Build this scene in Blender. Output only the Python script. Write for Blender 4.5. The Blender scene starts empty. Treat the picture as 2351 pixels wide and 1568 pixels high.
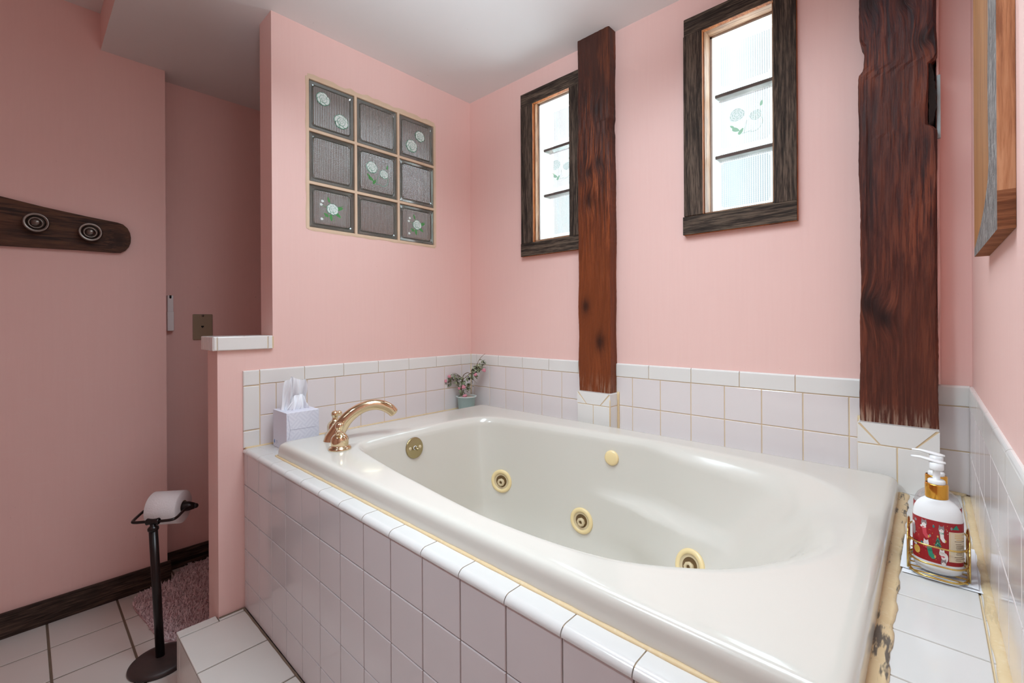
import bpy, bmesh, math, random
from mathutils import Vector, Matrix
from math import sin, cos, pi, radians, sqrt
random.seed(7)
sc = bpy.context.scene
col_ = sc.collection

# ------------------------------------------------------------------ constants
ZF = -0.05            # floor
ZD = 0.667            # tiled deck
ZC = 2.23             # ceiling over tub and alcove
ZC2 = 2.38            # ceiling of the main room
YA = -1.0575          # apron plane
XR = 1.8205           # right wall
XL = -0.765           # near left wall
XA = -0.875           # recessed alcove wall
P = 0.1105            # wall tile pitch
YR = -3.2             # rear wall

def s2l(c):
    c = c / 255.0
    return c / 12.92 if c <= 0.04045 else ((c + 0.055) / 1.055) ** 2.4
def rgb(r, g, b):
    return (s2l(r), s2l(g), s2l(b), 1.0)

# ------------------------------------------------------------------ materials
class NT:
    """small node-tree writer"""
    def __init__(self, name):
        self.m = bpy.data.materials.new(name)
        self.m.use_nodes = True
        self.t = self.m.node_tree
        self.b = self.t.nodes['Principled BSDF']
        self.o = self.t.nodes['Material Output']
        self.co = None
    def n(self, typ, **kw):
        x = self.t.nodes.new(typ)
        for k, v in kw.items():
            setattr(x, k, v)
        return x
    def link(self, a, b):
        self.t.links.new(a, b)
    def put(self, sock, v):
        if isinstance(v, bpy.types.NodeSocket):
            self.link(v, sock)
        else:
            sock.default_value = v
    def pos(self):
        if self.co is None:
            self.co = self.n('ShaderNodeTexCoord').outputs['Object']
        return self.co
    def mapp(self, scale=(1, 1, 1), loc=(0, 0, 0), rot=(0, 0, 0), src=None):
        mp = self.n('ShaderNodeMapping')
        self.link(src or self.pos(), mp.inputs['Vector'])
        mp.inputs['Scale'].default_value = scale
        mp.inputs['Location'].default_value = loc
        mp.inputs['Rotation'].default_value = rot
        return mp.outputs[0]
    def noise(self, vec=None, scale=5, detail=4, rough=0.55, dist=0.0, out='Fac'):
        x = self.n('ShaderNodeTexNoise')
        self.link(vec or self.pos(), x.inputs['Vector'])
        x.inputs['Scale'].default_value = scale
        x.inputs['Detail'].default_value = detail
        x.inputs['Roughness'].default_value = rough
        x.inputs['Distortion'].default_value = dist
        return x.outputs[out]
    def ramp(self, fac, stops, interp='LINEAR'):
        r = self.n('ShaderNodeValToRGB')
        r.color_ramp.interpolation = interp
        el = r.color_ramp.elements
        while len(el) < len(stops):
            el.new(0.5)
        for e, (p, c) in zip(el, stops):
            e.position = p
            e.color = c if len(c) == 4 else (*c, 1)
        self.put(r.inputs[0], fac)
        return r.outputs[0]
    def math(self, op, a, b=None, c=None, clamp=False):
        x = self.n('ShaderNodeMath', operation=op, use_clamp=clamp)
        self.put(x.inputs[0], a)
        if b is not None: self.put(x.inputs[1], b)
        if c is not None: self.put(x.inputs[2], c)
        return x.outputs[0]
    def mix(self, fac, a, b, blend='MIX'):
        x = self.n('ShaderNodeMix', data_type='RGBA', blend_type=blend)
        self.put(x.inputs[0], fac); self.put(x.inputs[6], a); self.put(x.inputs[7], b)
        return x.outputs[2]
    def sepz(self, axis='Z', src=None):
        x = self.n('ShaderNodeSeparateXYZ')
        self.link(src or self.pos(), x.inputs[0])
        return x.outputs[axis]
    def bump(self, h, strength=0.3, dist=0.002):
        x = self.n('ShaderNodeBump')
        x.inputs['Strength'].default_value = strength
        x.inputs['Distance'].default_value = dist
        self.link(h, x.inputs['Height'])
        self.link(x.outputs[0], self.b.inputs['Normal'])
        return x.outputs[0]
    def base(self, c): self.put(self.b.inputs['Base Color'], c)
    def set(self, **kw):
        for k, v in kw.items():
            self.put(self.b.inputs[k.replace('_', ' ')], v)
        return self

def plain(name, c, rough=0.5, metal=0.0, **kw):
    t = NT(name); t.base(c); t.set(Roughness=rough, Metallic=metal, **kw)
    return t.m

def m_wall():
    t = NT('pink_paint')
    n1 = t.noise(t.mapp((26, 26, 1.2)), 4, 5)
    n2 = t.noise(None, 1.7, 3)
    c = t.mix(n1, rgb(236, 195, 187), rgb(240, 202, 194))
    c = t.mix(t.math('MULTIPLY', n2, 0.22), c, rgb(235, 191, 182))
    # faint pale scuffs near the tile line
    sc_ = t.noise(t.mapp((5, 5, 40)), 2.2, 3)
    lo = t.math('SMOOTH_MIN', 1.0, t.math('MULTIPLY', t.math('SUBTRACT', 1.12, t.sepz('Z')), 6.0), 0.1)
    s = t.math('MULTIPLY', t.ramp(sc_, [(0.60, (0, 0, 0)), (0.72, (1, 1, 1))]), lo, clamp=True)
    c = t.mix(t.math('MULTIPLY', s, 0.25, clamp=True), c, rgb(238, 208, 200))
    spk = t.noise(None, 90, 1)
    d = t.ramp(spk, [(0.79, (0, 0, 0)), (0.83, (1, 1, 1))])
    c = t.mix(t.math('MULTIPLY', d, 0.30), c, rgb(150, 100, 92))
    t.base(c); t.set(Roughness=0.48)
    t.b.inputs['Specular IOR Level'].default_value = 0.35
    t.bump(t.noise(t.mapp((30, 30, 3)), 6, 3), 0.08, 0.002)
    return t.m
def m_ceil():
    t = NT('ceiling_paint')
    c = t.mix(t.noise(None, 3, 4), rgb(226, 221, 219), rgb(220, 214, 211))
    spk = t.noise(None, 60, 1)
    d = t.ramp(spk, [(0.80, (0, 0, 0)), (0.83, (1, 1, 1))])
    c = t.mix(t.math('MULTIPLY', d, 0.25), c, rgb(150, 140, 132))
    t.base(c); t.set(Roughness=0.75)
    t.bump(t.noise(None, 40, 3), 0.06, 0.002)
    return t.m
def m_tile(name, a, b, rough=0.14):
    t = NT(name)
    t.base(t.mix(t.noise(None, 4, 2), a, b))
    t.set(Roughness=rough)
    t.b.inputs['Specular IOR Level'].default_value = 0.5
    t.bump(t.noise(None, 14, 2), 0.05, 0.002)
    return t.m
def m_grout(name, a, b, rough=0.85):
    t = NT(name)
    t.base(t.mix(t.noise(None, 22, 4), a, b)); t.set(Roughness=rough)
    return t.m
def m_wood(name, dark, mid, light, axis='Z', grain=1.0, knots=(), rough=0.6, bump=0.5, blotch=None, spec=0.4, tint=None, across=('X', 'Z')):
    """old timber; grain runs along axis, knots are (x, z, radius) spots that bend the grain"""
    t = NT(name)
    k = {'X': (0.06, 1, 1), 'Y': (1, 0.06, 1), 'Z': (1, 1, 0.06)}[axis]
    src = t.pos()
    kd = None
    if knots:
        ax = t.sepz(across[0]); az = t.sepz(across[1])
        tot = None
        for (kx, kz, kr) in knots:
            dx = t.math('SUBTRACT', ax, kx)
            dz = t.math('MULTIPLY', t.math('SUBTRACT', az, kz), 0.62)
            d2 = t.math('ADD', t.math('MULTIPLY', dx, dx), t.math('MULTIPLY', dz, dz))
            g = t.math('POWER', 2.718, t.math('MULTIPLY', d2, -1.0 / (kr * kr)))
            tot = g if tot is None else t.math('ADD', tot, g)
        kd = tot
        cb = t.n('ShaderNodeCombineXYZ')
        t.link(t.math('MULTIPLY', tot, 0.016), cb.inputs['X'])
        va = t.n('ShaderNodeVectorMath', operation='ADD')
        t.link(src, va.inputs[0]); t.link(cb.outputs[0], va.inputs[1])
        src = va.outputs[0]
    v = t.mapp(k, src=src)
    wob = t.noise(t.mapp(tuple(q * 0.5 for q in k), src=src), 9, 3, 0.5, 0.6)
    fine = t.noise(v, 210 * grain, 5, 0.65, 0.3)
    band = t.noise(v, 60 * grain, 4, 0.6, 0.7)
    f = t.math('ADD', t.math('MULTIPLY', fine, 0.55), t.math('MULTIPLY', band, 0.45))
    c = t.ramp(f, [(0.42, dark), (0.50, mid), (0.585, light)])
    if blotch:
        bl = t.noise(t.mapp((1, 1, 0.35) if axis == 'Z' else (0.35, 0.35, 1), src=src), 5.5, 3)
        c = t.mix(t.ramp(bl, [(0.42, (0, 0, 0)), (0.62, (0.75, 0.75, 0.75))]), c, blotch)
    if tint:
        for (z0, z1, cc, amt) in tint:      # a stain that changes along the timber
            mr = t.n('ShaderNodeMapRange'); mr.clamp = True
            t.link(t.sepz('Z'), mr.inputs[0]); mr.inputs[1].default_value = z0; mr.inputs[2].default_value = z1
            if amt < 0:      # worn streaks, bare fibres only
                fac = t.math('MULTIPLY', mr.outputs[0], t.math('MULTIPLY', t.ramp(fine, [(0.50, (0, 0, 0)), (0.60, (1, 1, 1))]), -amt), clamp=True)
            else:
                fac = t.math('MULTIPLY', mr.outputs[0], t.math('MULTIPLY', wob, amt * 2.0), clamp=True)
            c = t.mix(fac, c, cc)
    if kd is not None:
        c = t.mix(t.math('MULTIPLY', t.math('POWER', kd, 1.6), 0.85, clamp=True), c, dark)
    # open cracks running with the grain
    cr = t.noise(t.mapp(tuple(q * (0.4 if q < 0.5 else 1) for q in k), src=src), 26 * grain, 2, 0.5, 0.4)
    crk = t.ramp(cr, [(0.30, (1, 1, 1)), (0.345, (0, 0, 0))])
    c = t.mix(t.math('MULTIPLY', crk, 0.8), c, tuple(q * 0.35 for q in dark[:3]) + (1,))
    t.base(c)
    t.set(Roughness=t.math('ADD', rough - 0.12, t.math('MULTIPLY', fine, 0.3)))
    t.b.inputs['Specular IOR Level'].default_value = spec
    h = t.math('SUBTRACT', f, t.math('MULTIPLY', crk, 0.7))
    t.bump(h, bump, 0.004)
    return t.m

PINK = m_wall()
CEIL = m_ceil()
TILE_W = m_tile('white_trim_tile', rgb(232, 229, 225), rgb(226, 223, 219))
TILE_D = m_tile('deck_tile', rgb(215, 211, 208), rgb(209, 205, 201))
TILE_M = m_tile('pale_mauve_tile', rgb(229, 221, 220), rgb(225, 216, 215), 0.12)
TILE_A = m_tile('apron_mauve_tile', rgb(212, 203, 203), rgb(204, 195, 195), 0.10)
TILE_F = m_tile('floor_tile', rgb(222, 217, 211), rgb(212, 205, 198), 0.3)
GROUT = m_grout('tan_grout', rgb(224, 200, 162), rgb(208, 182, 146))
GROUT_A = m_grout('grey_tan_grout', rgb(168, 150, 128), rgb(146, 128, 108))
GROUT_F = m_grout('brown_floor_grout', rgb(128, 110, 92), rgb(104, 88, 74))
def m_acrylic():
    t = NT('tub_acrylic')
    t.base(t.mix(t.noise(None, 2.5, 3), rgb(213, 208, 199), rgb(209, 203, 193)))
    t.set(Roughness=0.16); t.b.inputs['Specular IOR Level'].default_value = 0.5
    t.b.inputs['Coat Weight'].default_value = 0.25; t.b.inputs['Coat Roughness'].default_value = 0.06
    return t.m
ACRYL = m_acrylic()
def m_caulk(mold=0.0, name='yellowed_caulk'):
    t = NT(name)
    c = t.mix(t.noise(None, 18, 4), rgb(228, 206, 168), rgb(212, 182, 136))
    s = t.ramp(t.noise(None, 120, 3), [(0.55, (0, 0, 0)), (0.7, (1, 1, 1))])
    c = t.mix(t.math('MULTIPLY', s, 0.3), c, rgb(235, 222, 200))
    if mold:
        m_ = t.noise(t.mapp((60, 9, 30)), 1.0, 4, 0.7)
        c = t.mix(t.math('MULTIPLY', t.ramp(m_, [(0.53, (0, 0, 0)), (0.60, (1, 1, 1))]), mold), c, rgb(92, 84, 78))
    t.base(c); t.set(Roughness=0.55)
    t.bump(t.noise(None, 80, 3), 0.3, 0.002)
    return t.m
CAULK = m_caulk()
SPOT = m_caulk(0.15, 'spotted_caulk')
CAULK_M = m_caulk(0.95, 'mildewed_caulk')
BRASS = plain('polished_brass', rgb(228, 208, 172), 0.07, 1.0)
BRASS_D = plain('worn_brass', rgb(176, 160, 120), 0.28, 1.0)
GOLD = plain('gold_collar', rgb(226, 168, 74), 0.16, 1.0)
GOLDW = plain('gold_wire', rgb(212, 178, 104), 0.2, 1.0)
PEWTER = plain('aged_pewter', rgb(112, 104, 98), 0.28, 1.0)
BRONZE = plain('oil_rubbed_bronze', rgb(34, 26, 25), 0.28, 0.35)
def m_bronze_base():
    t = NT('dusty_bronze')
    t.base(t.mix(t.noise(None, 30, 5), rgb(40, 31, 30), rgb(66, 52, 49))); t.set(Roughness=0.45)
    return t.m
BRONZE_B = m_bronze_base()
IVORY = plain('yellowed_plastic', rgb(236, 212, 160), 0.3)
IVORY_D = plain('jet_nozzle_plastic', rgb(206, 186, 150), 0.4)
CAVITY = plain('jet_cavity', rgb(110, 84, 52), 0.5)
WHITE_P = plain('white_plastic', rgb(238, 238, 238), 0.25)
BLACK_P = plain('black_plastic', rgb(12, 12, 13), 0.3)
CAB = m_wood('grey_barn_wood', rgb(40, 32, 27), rgb(72, 59, 50), rgb(104, 88, 76), 'Z', 1.3, rough=0.75, bump=0.5, spec=0.25)
CABH = m_wood('grey_barn_wood_level', rgb(40, 32, 27), rgb(70, 58, 49), rgb(102, 87, 74), 'X', 1.3, rough=0.75, bump=0.5, spec=0.25)
CUT = m_wood('orange_cut_edge', rgb(120, 62, 28), rgb(158, 88, 42), rgb(178, 110, 62), 'Z', 1.5, rough=0.7, bump=0.2, spec=0.2)
REVEAL = m_wood('pale_reveal_wood', rgb(116, 82, 58), rgb(158, 116, 86), rgb(180, 144, 116), 'Z', 1.0, rough=0.6, bump=0.3, spec=0.3)
POST1 = m_wood('varnished_post_wood', rgb(34, 13, 7), rgb(88, 38, 20), rgb(140, 72, 37), 'Z', 0.9,
               knots=[(0.79, 1.93, 0.022), (0.80, 1.72, 0.02), (0.75, 1.69, 0.02), (0.755, 1.58, 0.03), (0.80, 1.02, 0.03), (0.735, 1.16, 0.026)],
               rough=0.45, bump=0.7, blotch=rgb(56, 24, 14), spec=0.3,
               tint=[(1.95, 2.2, rgb(70, 40, 32), 0.7), (1.75, 1.3, rgb(136, 66, 28), 0.45), (0.90, 0.815, rgb(166, 140, 118), -0.6)])
POST2 = m_wood('dark_post_wood', rgb(34, 15, 13), rgb(90, 42, 30), rgb(136, 72, 48), 'Z', 0.8,
               knots=[(1.735, 1.79, 0.020), (1.63, 1.93, 0.026), (1.70, 1.90, 0.018), (1.625, 1.145, 0.028), (1.66, 1.10, 0.026)],
               rough=0.5, bump=1.0, blotch=rgb(60, 30, 27), spec=0.3,
               tint=[(1.70, 1.95, rgb(62, 40, 46), 0.75), (1.4, 1.1, rgb(108, 54, 32), 0.4), (0.885, 0.828, rgb(180, 158, 138), -0.7)])
BASEB = m_wood('dark_baseboard_wood', rgb(38, 28, 24), rgb(62, 48, 41), rgb(88, 70, 60), 'Y', 1.2, rough=0.7, bump=0.4, spec=0.25)
PEGW = m_wood('peg_rail_wood', rgb(42, 28, 23), rgb(74, 51, 40), rgb(100, 70, 52), 'Y', 1.0, rough=0.6, bump=0.5,
              knots=[(-1.30, 1.45, 0.03)], across=('Y', 'Z'), spec=0.3, blotch=rgb(98, 62, 42))
SLABF = m_wood('smooth_brown_board', rgb(136, 88, 46), rgb(154, 102, 56), rgb(168, 116, 68), 'Z', 0.7, rough=0.6, bump=0.1, spec=0.25)
SLABS = m_wood('pine_grain', rgb(158, 106, 74), rgb(194, 138, 98), rgb(212, 160, 120), 'Z', 0.7, rough=0.6, bump=0.2, spec=0.25)
SLABE = m_wood('sawn_end_grain', rgb(112, 70, 46), rgb(142, 92, 62), rgb(158, 108, 76), 'X', 1.0, rough=0.75, bump=0.4, spec=0.2)
REVEALH = m_wood('pale_head_wood', rgb(116, 82, 58), rgb(158, 116, 86), rgb(180, 144, 116), 'X', 1.0, rough=0.6, bump=0.3, spec=0.3)
def m_bark():
    t = NT('grey_bark')
    t.base(t.ramp(t.noise(t.mapp((1, 1, 0.3)), 150, 6), [(0.3, rgb(84, 78, 76)), (0.55, rgb(128, 120, 116)), (0.75, rgb(176, 168, 162))]))
    t.set(Roughness=0.9); t.bump(t.noise(None, 120, 5), 0.9, 0.004)
    return t.m
BARK = m_bark()
MORTAR = m_grout('grey_mortar', rgb(214, 209, 204), rgb(196, 190, 184))
MORTAR_D = m_grout('dark_speckled_mortar', rgb(60, 50, 48), rgb(110, 96, 92))
PUTTY = m_grout('tan_putty', rgb(214, 182, 152), rgb(226, 202, 176), 0.6)
def m_block(name, trans, rib_axis, rib=700.0, refl=0.22, lo=0.6, grid=0.0, body=None, rough=0.12):
    """ribbed pressed glass: what is behind shows through, the ribs break the reflections"""
    t = NT(name)
    ax = t.sepz(rib_axis)
    w = t.math('ADD', t.math('MULTIPLY', t.math('SINE', t.math('MULTIPLY', ax, rib)), 0.5), 0.5)
    if grid:
        w2 = t.math('ADD', t.math('MULTIPLY', t.math('SINE', t.math('MULTIPLY', t.sepz('Z'), rib)), 0.5), 0.5)
        w = t.math('MULTIPLY', w, t.math('ADD', 1 - grid, t.math('MULTIPLY', w2, grid)))
    wn = t.math('MULTIPLY', w, t.math('ADD', 0.75, t.math('MULTIPLY', t.noise(None, 14, 2), 0.5)), clamp=True)
    tc = t.mix(wn, tuple(q * lo for q in trans[:3]) + (1,), trans)
    bp = t.n('ShaderNodeBump'); bp.inputs['Strength'].default_value = 0.9; bp.inputs['Distance'].default_value = 0.002
    t.link(w, bp.inputs['Height'])
    tr = t.n('ShaderNodeBsdfTransparent'); t.link(tc, tr.inputs['Color'])
    gl = t.n('ShaderNodeBsdfGlossy'); gl.inputs['Roughness'].default_value = rough
    gl.inputs['Color'].default_value = (0.9, 0.95, 0.95, 1)
    t.link(bp.outputs[0], gl.inputs['Normal'])
    mx = t.n('ShaderNodeMixShader'); mx.inputs[0].default_value = refl
    core = tr.outputs[0]
    if body:
        df = t.n('ShaderNodeBsdfDiffuse'); t.link(t.mix(wn, tuple(q * 0.55 for q in body[:3]) + (1,), body), df.inputs['Color'])
        t.link(bp.outputs[0], df.inputs['Normal'])
        mb_ = t.n('ShaderNodeMixShader'); mb_.inputs[0].default_value = 0.38
        t.link(core, mb_.inputs[1]); t.link(df.outputs[0], mb_.inputs[2]); core = mb_.outputs[0]
    t.link(core, mx.inputs[1]); t.link(gl.outputs[0], mx.inputs[2])
    t.link(mx.outputs[0], t.o.inputs['Surface'])
    return t.m
GLASS_D = m_block('ribbed_glass', (0.80, 0.79, 0.76, 1), 'Y', 900, 0.22, 0.62, 0.20, rgb(164, 144, 130), 0.16)
GLASS_DE = m_block('glass_block_rim', (0.72, 0.74, 0.71, 1), 'Y', 1.0, 0.14, 0.95, 0.0, rgb(158, 160, 152))
GLASS_L = m_block('ribbed_window_glass', (0.95, 0.99, 1.0, 1), 'X', 900, 0.06, 0.55, 0.0)
GLASS_LG = m_block('gridded_window_glass', (0.90, 0.97, 1.0, 1), 'X', 900, 0.06, 0.55, 0.35)
GLASS_LE = m_block('window_glass_rim', (0.94, 0.98, 0.96, 1), 'X', 60.0, 0.05, 0.9)
def m_decal(name, c, transp):
    t = NT(name)
    df = t.n('ShaderNodeBsdfDiffuse'); df.inputs['Color'].default_value = c
    if transp <= 0:
        t.link(df.outputs[0], t.o.inputs['Surface']); return t.m
    tr = t.n('ShaderNodeBsdfTransparent')
    mx = t.n('ShaderNodeMixShader'); mx.inputs[0].default_value = transp
    t.link(df.outputs[0], mx.inputs[1]); t.link(tr.outputs[0], mx.inputs[2])
    t.link(mx.outputs[0], t.o.inputs['Surface'])
    return t.m
DEC_W = m_decal('decal_white', rgb(222, 230, 226), 0)
DEC_G = m_decal('decal_green_line', rgb(108, 160, 136), 0)
DEC_L = m_decal('decal_leaf', rgb(92, 150, 92), 0)
DEC_F = m_decal('decal_film', rgb(200, 200, 196), 0.82)
DEL_W = m_decal('window_decal_white', rgb(214, 222, 219), 0.50)
DEL_G = m_decal('window_decal_line', rgb(130, 165, 150), 0.36)
DEL_L = m_decal('window_decal_leaf', rgb(90, 170, 110), 0.30)
DEL_F = m_decal('window_decal_film', rgb(200, 200, 196), 0.97)
PAPER = plain('tissue_paper', rgb(240, 239, 242), 0.9)
PAPER.node_tree.nodes['Principled BSDF'].inputs['Subsurface Weight'].default_value = 0.0
def m_box():
    t = NT('lavender_card')
    w = t.math('SINE', t.math('MULTIPLY', t.math('ADD', t.sepz('Y'), t.sepz('Z')), 420))
    w2 = t.math('SINE', t.math('MULTIPLY', t.math('SUBTRACT', t.sepz('Y'), t.sepz('Z')), 420))
    big = t.math('SINE', t.math('MULTIPLY', t.math('ADD', t.sepz('Y'), t.sepz('Z')), 75))
    big2 = t.math('SINE', t.math('MULTIPLY', t.math('SUBTRACT', t.sepz('Y'), t.sepz('Z')), 75))
    sel = t.math('GREATER_THAN', t.math('MULTIPLY', big, big2), 0.0)
    f = t.math('ADD', t.math('MULTIPLY', t.mix(sel, w, w2), 0.5), 0.5)
    t.base(t.mix(f, rgb(221, 222, 234), rgb(230, 231, 241))); t.set(Roughness=0.6)
    return t.m
BOXM = m_box()
BOXS = plain('lavender_card_plain', rgb(218, 217, 228), 0.6)
BOXL = plain('printed_grey_line', rgb(150, 150, 172), 0.6)
BOXB = plain('printed_blue', rgb(96, 136, 190), 0.6)
PHONE = plain('olive_beige_plastic', rgb(152, 136, 112), 0.45)
def m_roll():
    t = NT('toilet_paper')
    t.base(rgb(238, 235, 236)); t.set(Roughness=0.95)
    v = t.n('ShaderNodeTexVoronoi'); v.feature = 'SMOOTH_F1'; v.inputs['Scale'].default_value = 95
    t.link(t.pos(), v.inputs['Vector'])
    sw = t.math('SINE', t.math('MULTIPLY', v.outputs['Distance'], 30))
    t.bump(sw, 0.14, 0.002)
    return t.m
ROLLM = m_roll()
ROLLS = plain('paper_side', rgb(232, 229, 230), 0.95)
CARD = plain('card_core', rgb(150, 130, 108), 0.9)
RUGM = plain('rug_pile', rgb(240, 220, 222), 0.95)
RUGB = plain('rug_backing', rgb(196, 164, 168), 0.95)
POT = plain('blue_green_pot', rgb(160, 182, 178), 0.4)
POTR = plain('pot_rim', rgb(206, 212, 208), 0.35)
SAND = m_grout('gravel', rgb(190, 172, 158), rgb(150, 132, 118), 0.95)
STEM = plain('brown_stem', rgb(116, 90, 60), 0.7)
LEAF = plain('dusty_leaf', rgb(122, 130, 100), 0.7)
LEAF2 = plain('pale_leaf', rgb(160, 166, 132), 0.7)
LEAF3 = plain('dark_leaf', rgb(82, 76, 64), 0.7)
FLOWER = plain('pink_flower', rgb(214, 140, 154), 0.7)
LOTION = plain('white_lotion', rgb(243, 243, 243), 0.18)
def m_clear():
    t = NT('clear_plastic')
    tr = t.n('ShaderNodeBsdfTransparent'); tr.inputs['Color'].default_value = (0.93, 0.92, 0.93, 1)
    gl = t.n('ShaderNodeBsdfGlossy'); gl.inputs['Roughness'].default_value = 0.06
    lw = t.n('ShaderNodeLayerWeight'); lw.inputs[0].default_value = 0.25
    mx = t.n('ShaderNodeMixShader')
    t.link(t.math('ADD', 0.08, t.math('MULTIPLY', lw.outputs['Facing'], 0.5)), mx.inputs[0])
    t.link(tr.outputs[0], mx.inputs[1]); t.link(gl.outputs[0], mx.inputs[2])
    t.link(mx.outputs[0], t.o.inputs['Surface'])
    return t.m
CLEAR = m_clear()
L_RED = plain('label_red', rgb(160, 24, 34), 0.35)
L_PINK = plain('label_pink', rgb(206, 70, 84), 0.35)
L_GREEN = plain('label_green', rgb(44, 140, 112), 0.35)
L_DKG = plain('label_dark_green', rgb(36, 84, 70), 0.35)
L_WHITE = plain('label_white', rgb(238, 232, 228), 0.35)
L_GREY = plain('label_grey', rgb(150, 132, 134), 0.35)
L_GOLD = plain('label_gold', rgb(222, 176, 84), 0.35)
L_CREAM = plain('label_cream', rgb(226, 210, 182), 0.4)
L_BROWN = plain('label_print', rgb(128, 104, 84), 0.5)
L_TEAL = plain('label_teal', rgb(52, 118, 116), 0.35)
L_BLACK = plain('label_black', rgb(34, 28, 30), 0.4)

# ------------------------------------------------------------------ mesh helpers
class MB:
    def __init__(self):
        self.bm = bmesh.new()
    def face(self, pts, mat=0, smooth=False):
        vs = [self.bm.verts.new(p) for p in pts]
        f = self.bm.faces.new(vs); f.material_index = mat; f.smooth = smooth
        return f
    def box(self, x0, x1, y0, y1, z0, z1, mat=0, bevel=0.0, segs=2, mats=None):
        b = bmesh.new()
        bmesh.ops.create_cube(b, size=1)
        for v in b.verts:
            v.co = Vector(((x0 + x1) / 2 + v.co.x * (x1 - x0), (y0 + y1) / 2 + v.co.y * (y1 - y0), (z0 + z1) / 2 + v.co.z * (z1 - z0)))
        for f in b.faces:
            f.material_index = mat
            if mats:
                n = f.normal
                for k, mi in mats.items():
                    a = 'xyz'.index(k[1]); sgn = 1 if k[0] == '+' else -1
                    if n[a] * sgn > 0.9: f.material_index = mi
        if bevel:
            bmesh.ops.bevel(b, geom=b.edges[:], offset=bevel, segments=segs, profile=0.5, affect='EDGES')
        self.merge(b)
    def merge(self, b, mtx=None):
        me = bpy.data.meshes.new('tmp')
        if mtx is not None: bmesh.ops.transform(b, matrix=mtx, verts=b.verts)
        b.to_mesh(me); b.free()
        self.bm.from_mesh(me); bpy.data.meshes.remove(me)
    def tile(self, O, U, V, N, w, h, t=0.006, bv=0.0022, mat=0, top=0.0):
        """one glazed tile lying on plane (U,V), rounded at the front edges"""
        O, U, V, N = map(Vector, (O, U, V, N))
        rings = []
        for off, d in ((0, 0), (0, t - bv), (bv * 0.29, t - bv * 0.29), (bv, t)):
            rings.append([self.bm.verts.new(O + U * a + V * b + N * d) for a, b in
                          ((off, off), (w - off, off), (w - off, h - off), (off, h - off))])
        for i in range(3):
            for j in range(4):
                f = self.bm.faces.new((rings[i][j], rings[i][(j + 1) % 4], rings[i + 1][(j + 1) % 4], rings[i + 1][j]))
                f.material_index = mat
        f = self.bm.faces.new(rings[3]); f.material_index = mat
    def rings(self, rings, mat=0, smooth=True, cap0=False, cap1=False, closed=True, mats=None):
        vr = [[self.bm.verts.new(p) for p in r] for r in rings]
        n = len(vr[0])
        for i in range(len(vr) - 1):
            for j in range(n if closed else n - 1):
                f = self.bm.faces.new((vr[i][j], vr[i][(j + 1) % n], vr[i + 1][(j + 1) % n], vr[i + 1][j]))
                f.material_index = mats[i] if mats else mat; f.smooth = smooth
        for c, r in ((cap0, vr[0][::-1]), (cap1, vr[-1])):
            if c:
                f = self.bm.faces.new(r); f.material_index = mat; f.smooth = False
        return vr
    def sweep(self, pts, rad, seg=12, mat=0, cap=True, squash=None, closed=False):
        pts = [Vector(p) for p in pts]
        if not hasattr(rad, '__len__'): rad = [rad] * len(pts)
        n = len(pts); T = []
        for i in range(n):
            if closed: d = pts[(i + 1) % n] - pts[i - 1]
            else: d = pts[min(i + 1, n - 1)] - pts[max(i - 1, 0)]
            T.append(d.normalized())
        up = Vector((0, 0, 1)) if abs(T[0].z) < 0.9 else Vector((1, 0, 0))
        A = (up - T[0] * up.dot(T[0])).normalized()
        rr = []
        for i in range(n):
            A = (A - T[i] * A.dot(T[i])).normalized()
            B = T[i].cross(A)
            sq = squash if squash else 1.0
            rr.append([pts[i] + (A * cos(2 * pi * k / seg) + B * sin(2 * pi * k / seg) * sq) * rad[i] for k in range(seg)])
        if closed: rr.append(rr[0])
        self.rings(rr, mat, True, cap and not closed, cap and not closed)
    def lathe(self, prof, O, axis=(0, 0, 1), seg=32, mat=0, sx=1.0, sy=1.0, mats=None):
        """prof: list of (radius, height along axis)"""
        Z = Vector(axis).normalized()
        X = Vector((1, 0, 0)) if abs(Z.x) < 0.9 else Vector((0, 1, 0))
        X = (X - Z * X.dot(Z)).normalized(); Y = Z.cross(X)
        O = Vector(O)
        rr = [[O + Z * h + (X * cos(2 * pi * k / seg) * sx + Y * sin(2 * pi * k / seg) * sy) * max(r, 1e-5) for k in range(seg)] for r, h in prof]
        self.rings(rr, mat, True, False, False, mats=mats)
    def ball(self, c, r, mat=0, u=16, v=10, scale=(1, 1, 1)):
        b = bmesh.new(); bmesh.ops.create_uvsphere(b, u_segments=u, v_segments=v, radius=r)
        for x in b.verts: x.co = Vector((x.co.x * scale[0], x.co.y * scale[1], x.co.z * scale[2])) + Vector(c)
        for f in b.faces: f.material_index = mat; f.smooth = True
        self.merge(b)
    def build(self, name, mats, parent=None, recalc=True, loc=None):
        if recalc: bmesh.ops.recalc_face_normals(self.bm, faces=self.bm.faces[:])
        org = Vector((0, 0, 0))
        if parent is not None:
            p = parent
            while p is not None:
                org += Vector(p.location); p = p.parent
        elif loc is not None:
            org = Vector(loc)
        if org.length: bmesh.ops.translate(self.bm, verts=self.bm.verts[:], vec=-org)
        me = bpy.data.meshes.new(name); self.bm.to_mesh(me); self.bm.free()
        for m in (mats if isinstance(mats, (list, tuple)) else [mats]): me.materials.append(m)
        o = bpy.data.objects.new(name, me); col_.objects.link(o)
        if parent is not None: o.parent = parent
        elif loc is not None: o.location = loc
        return o

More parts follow.
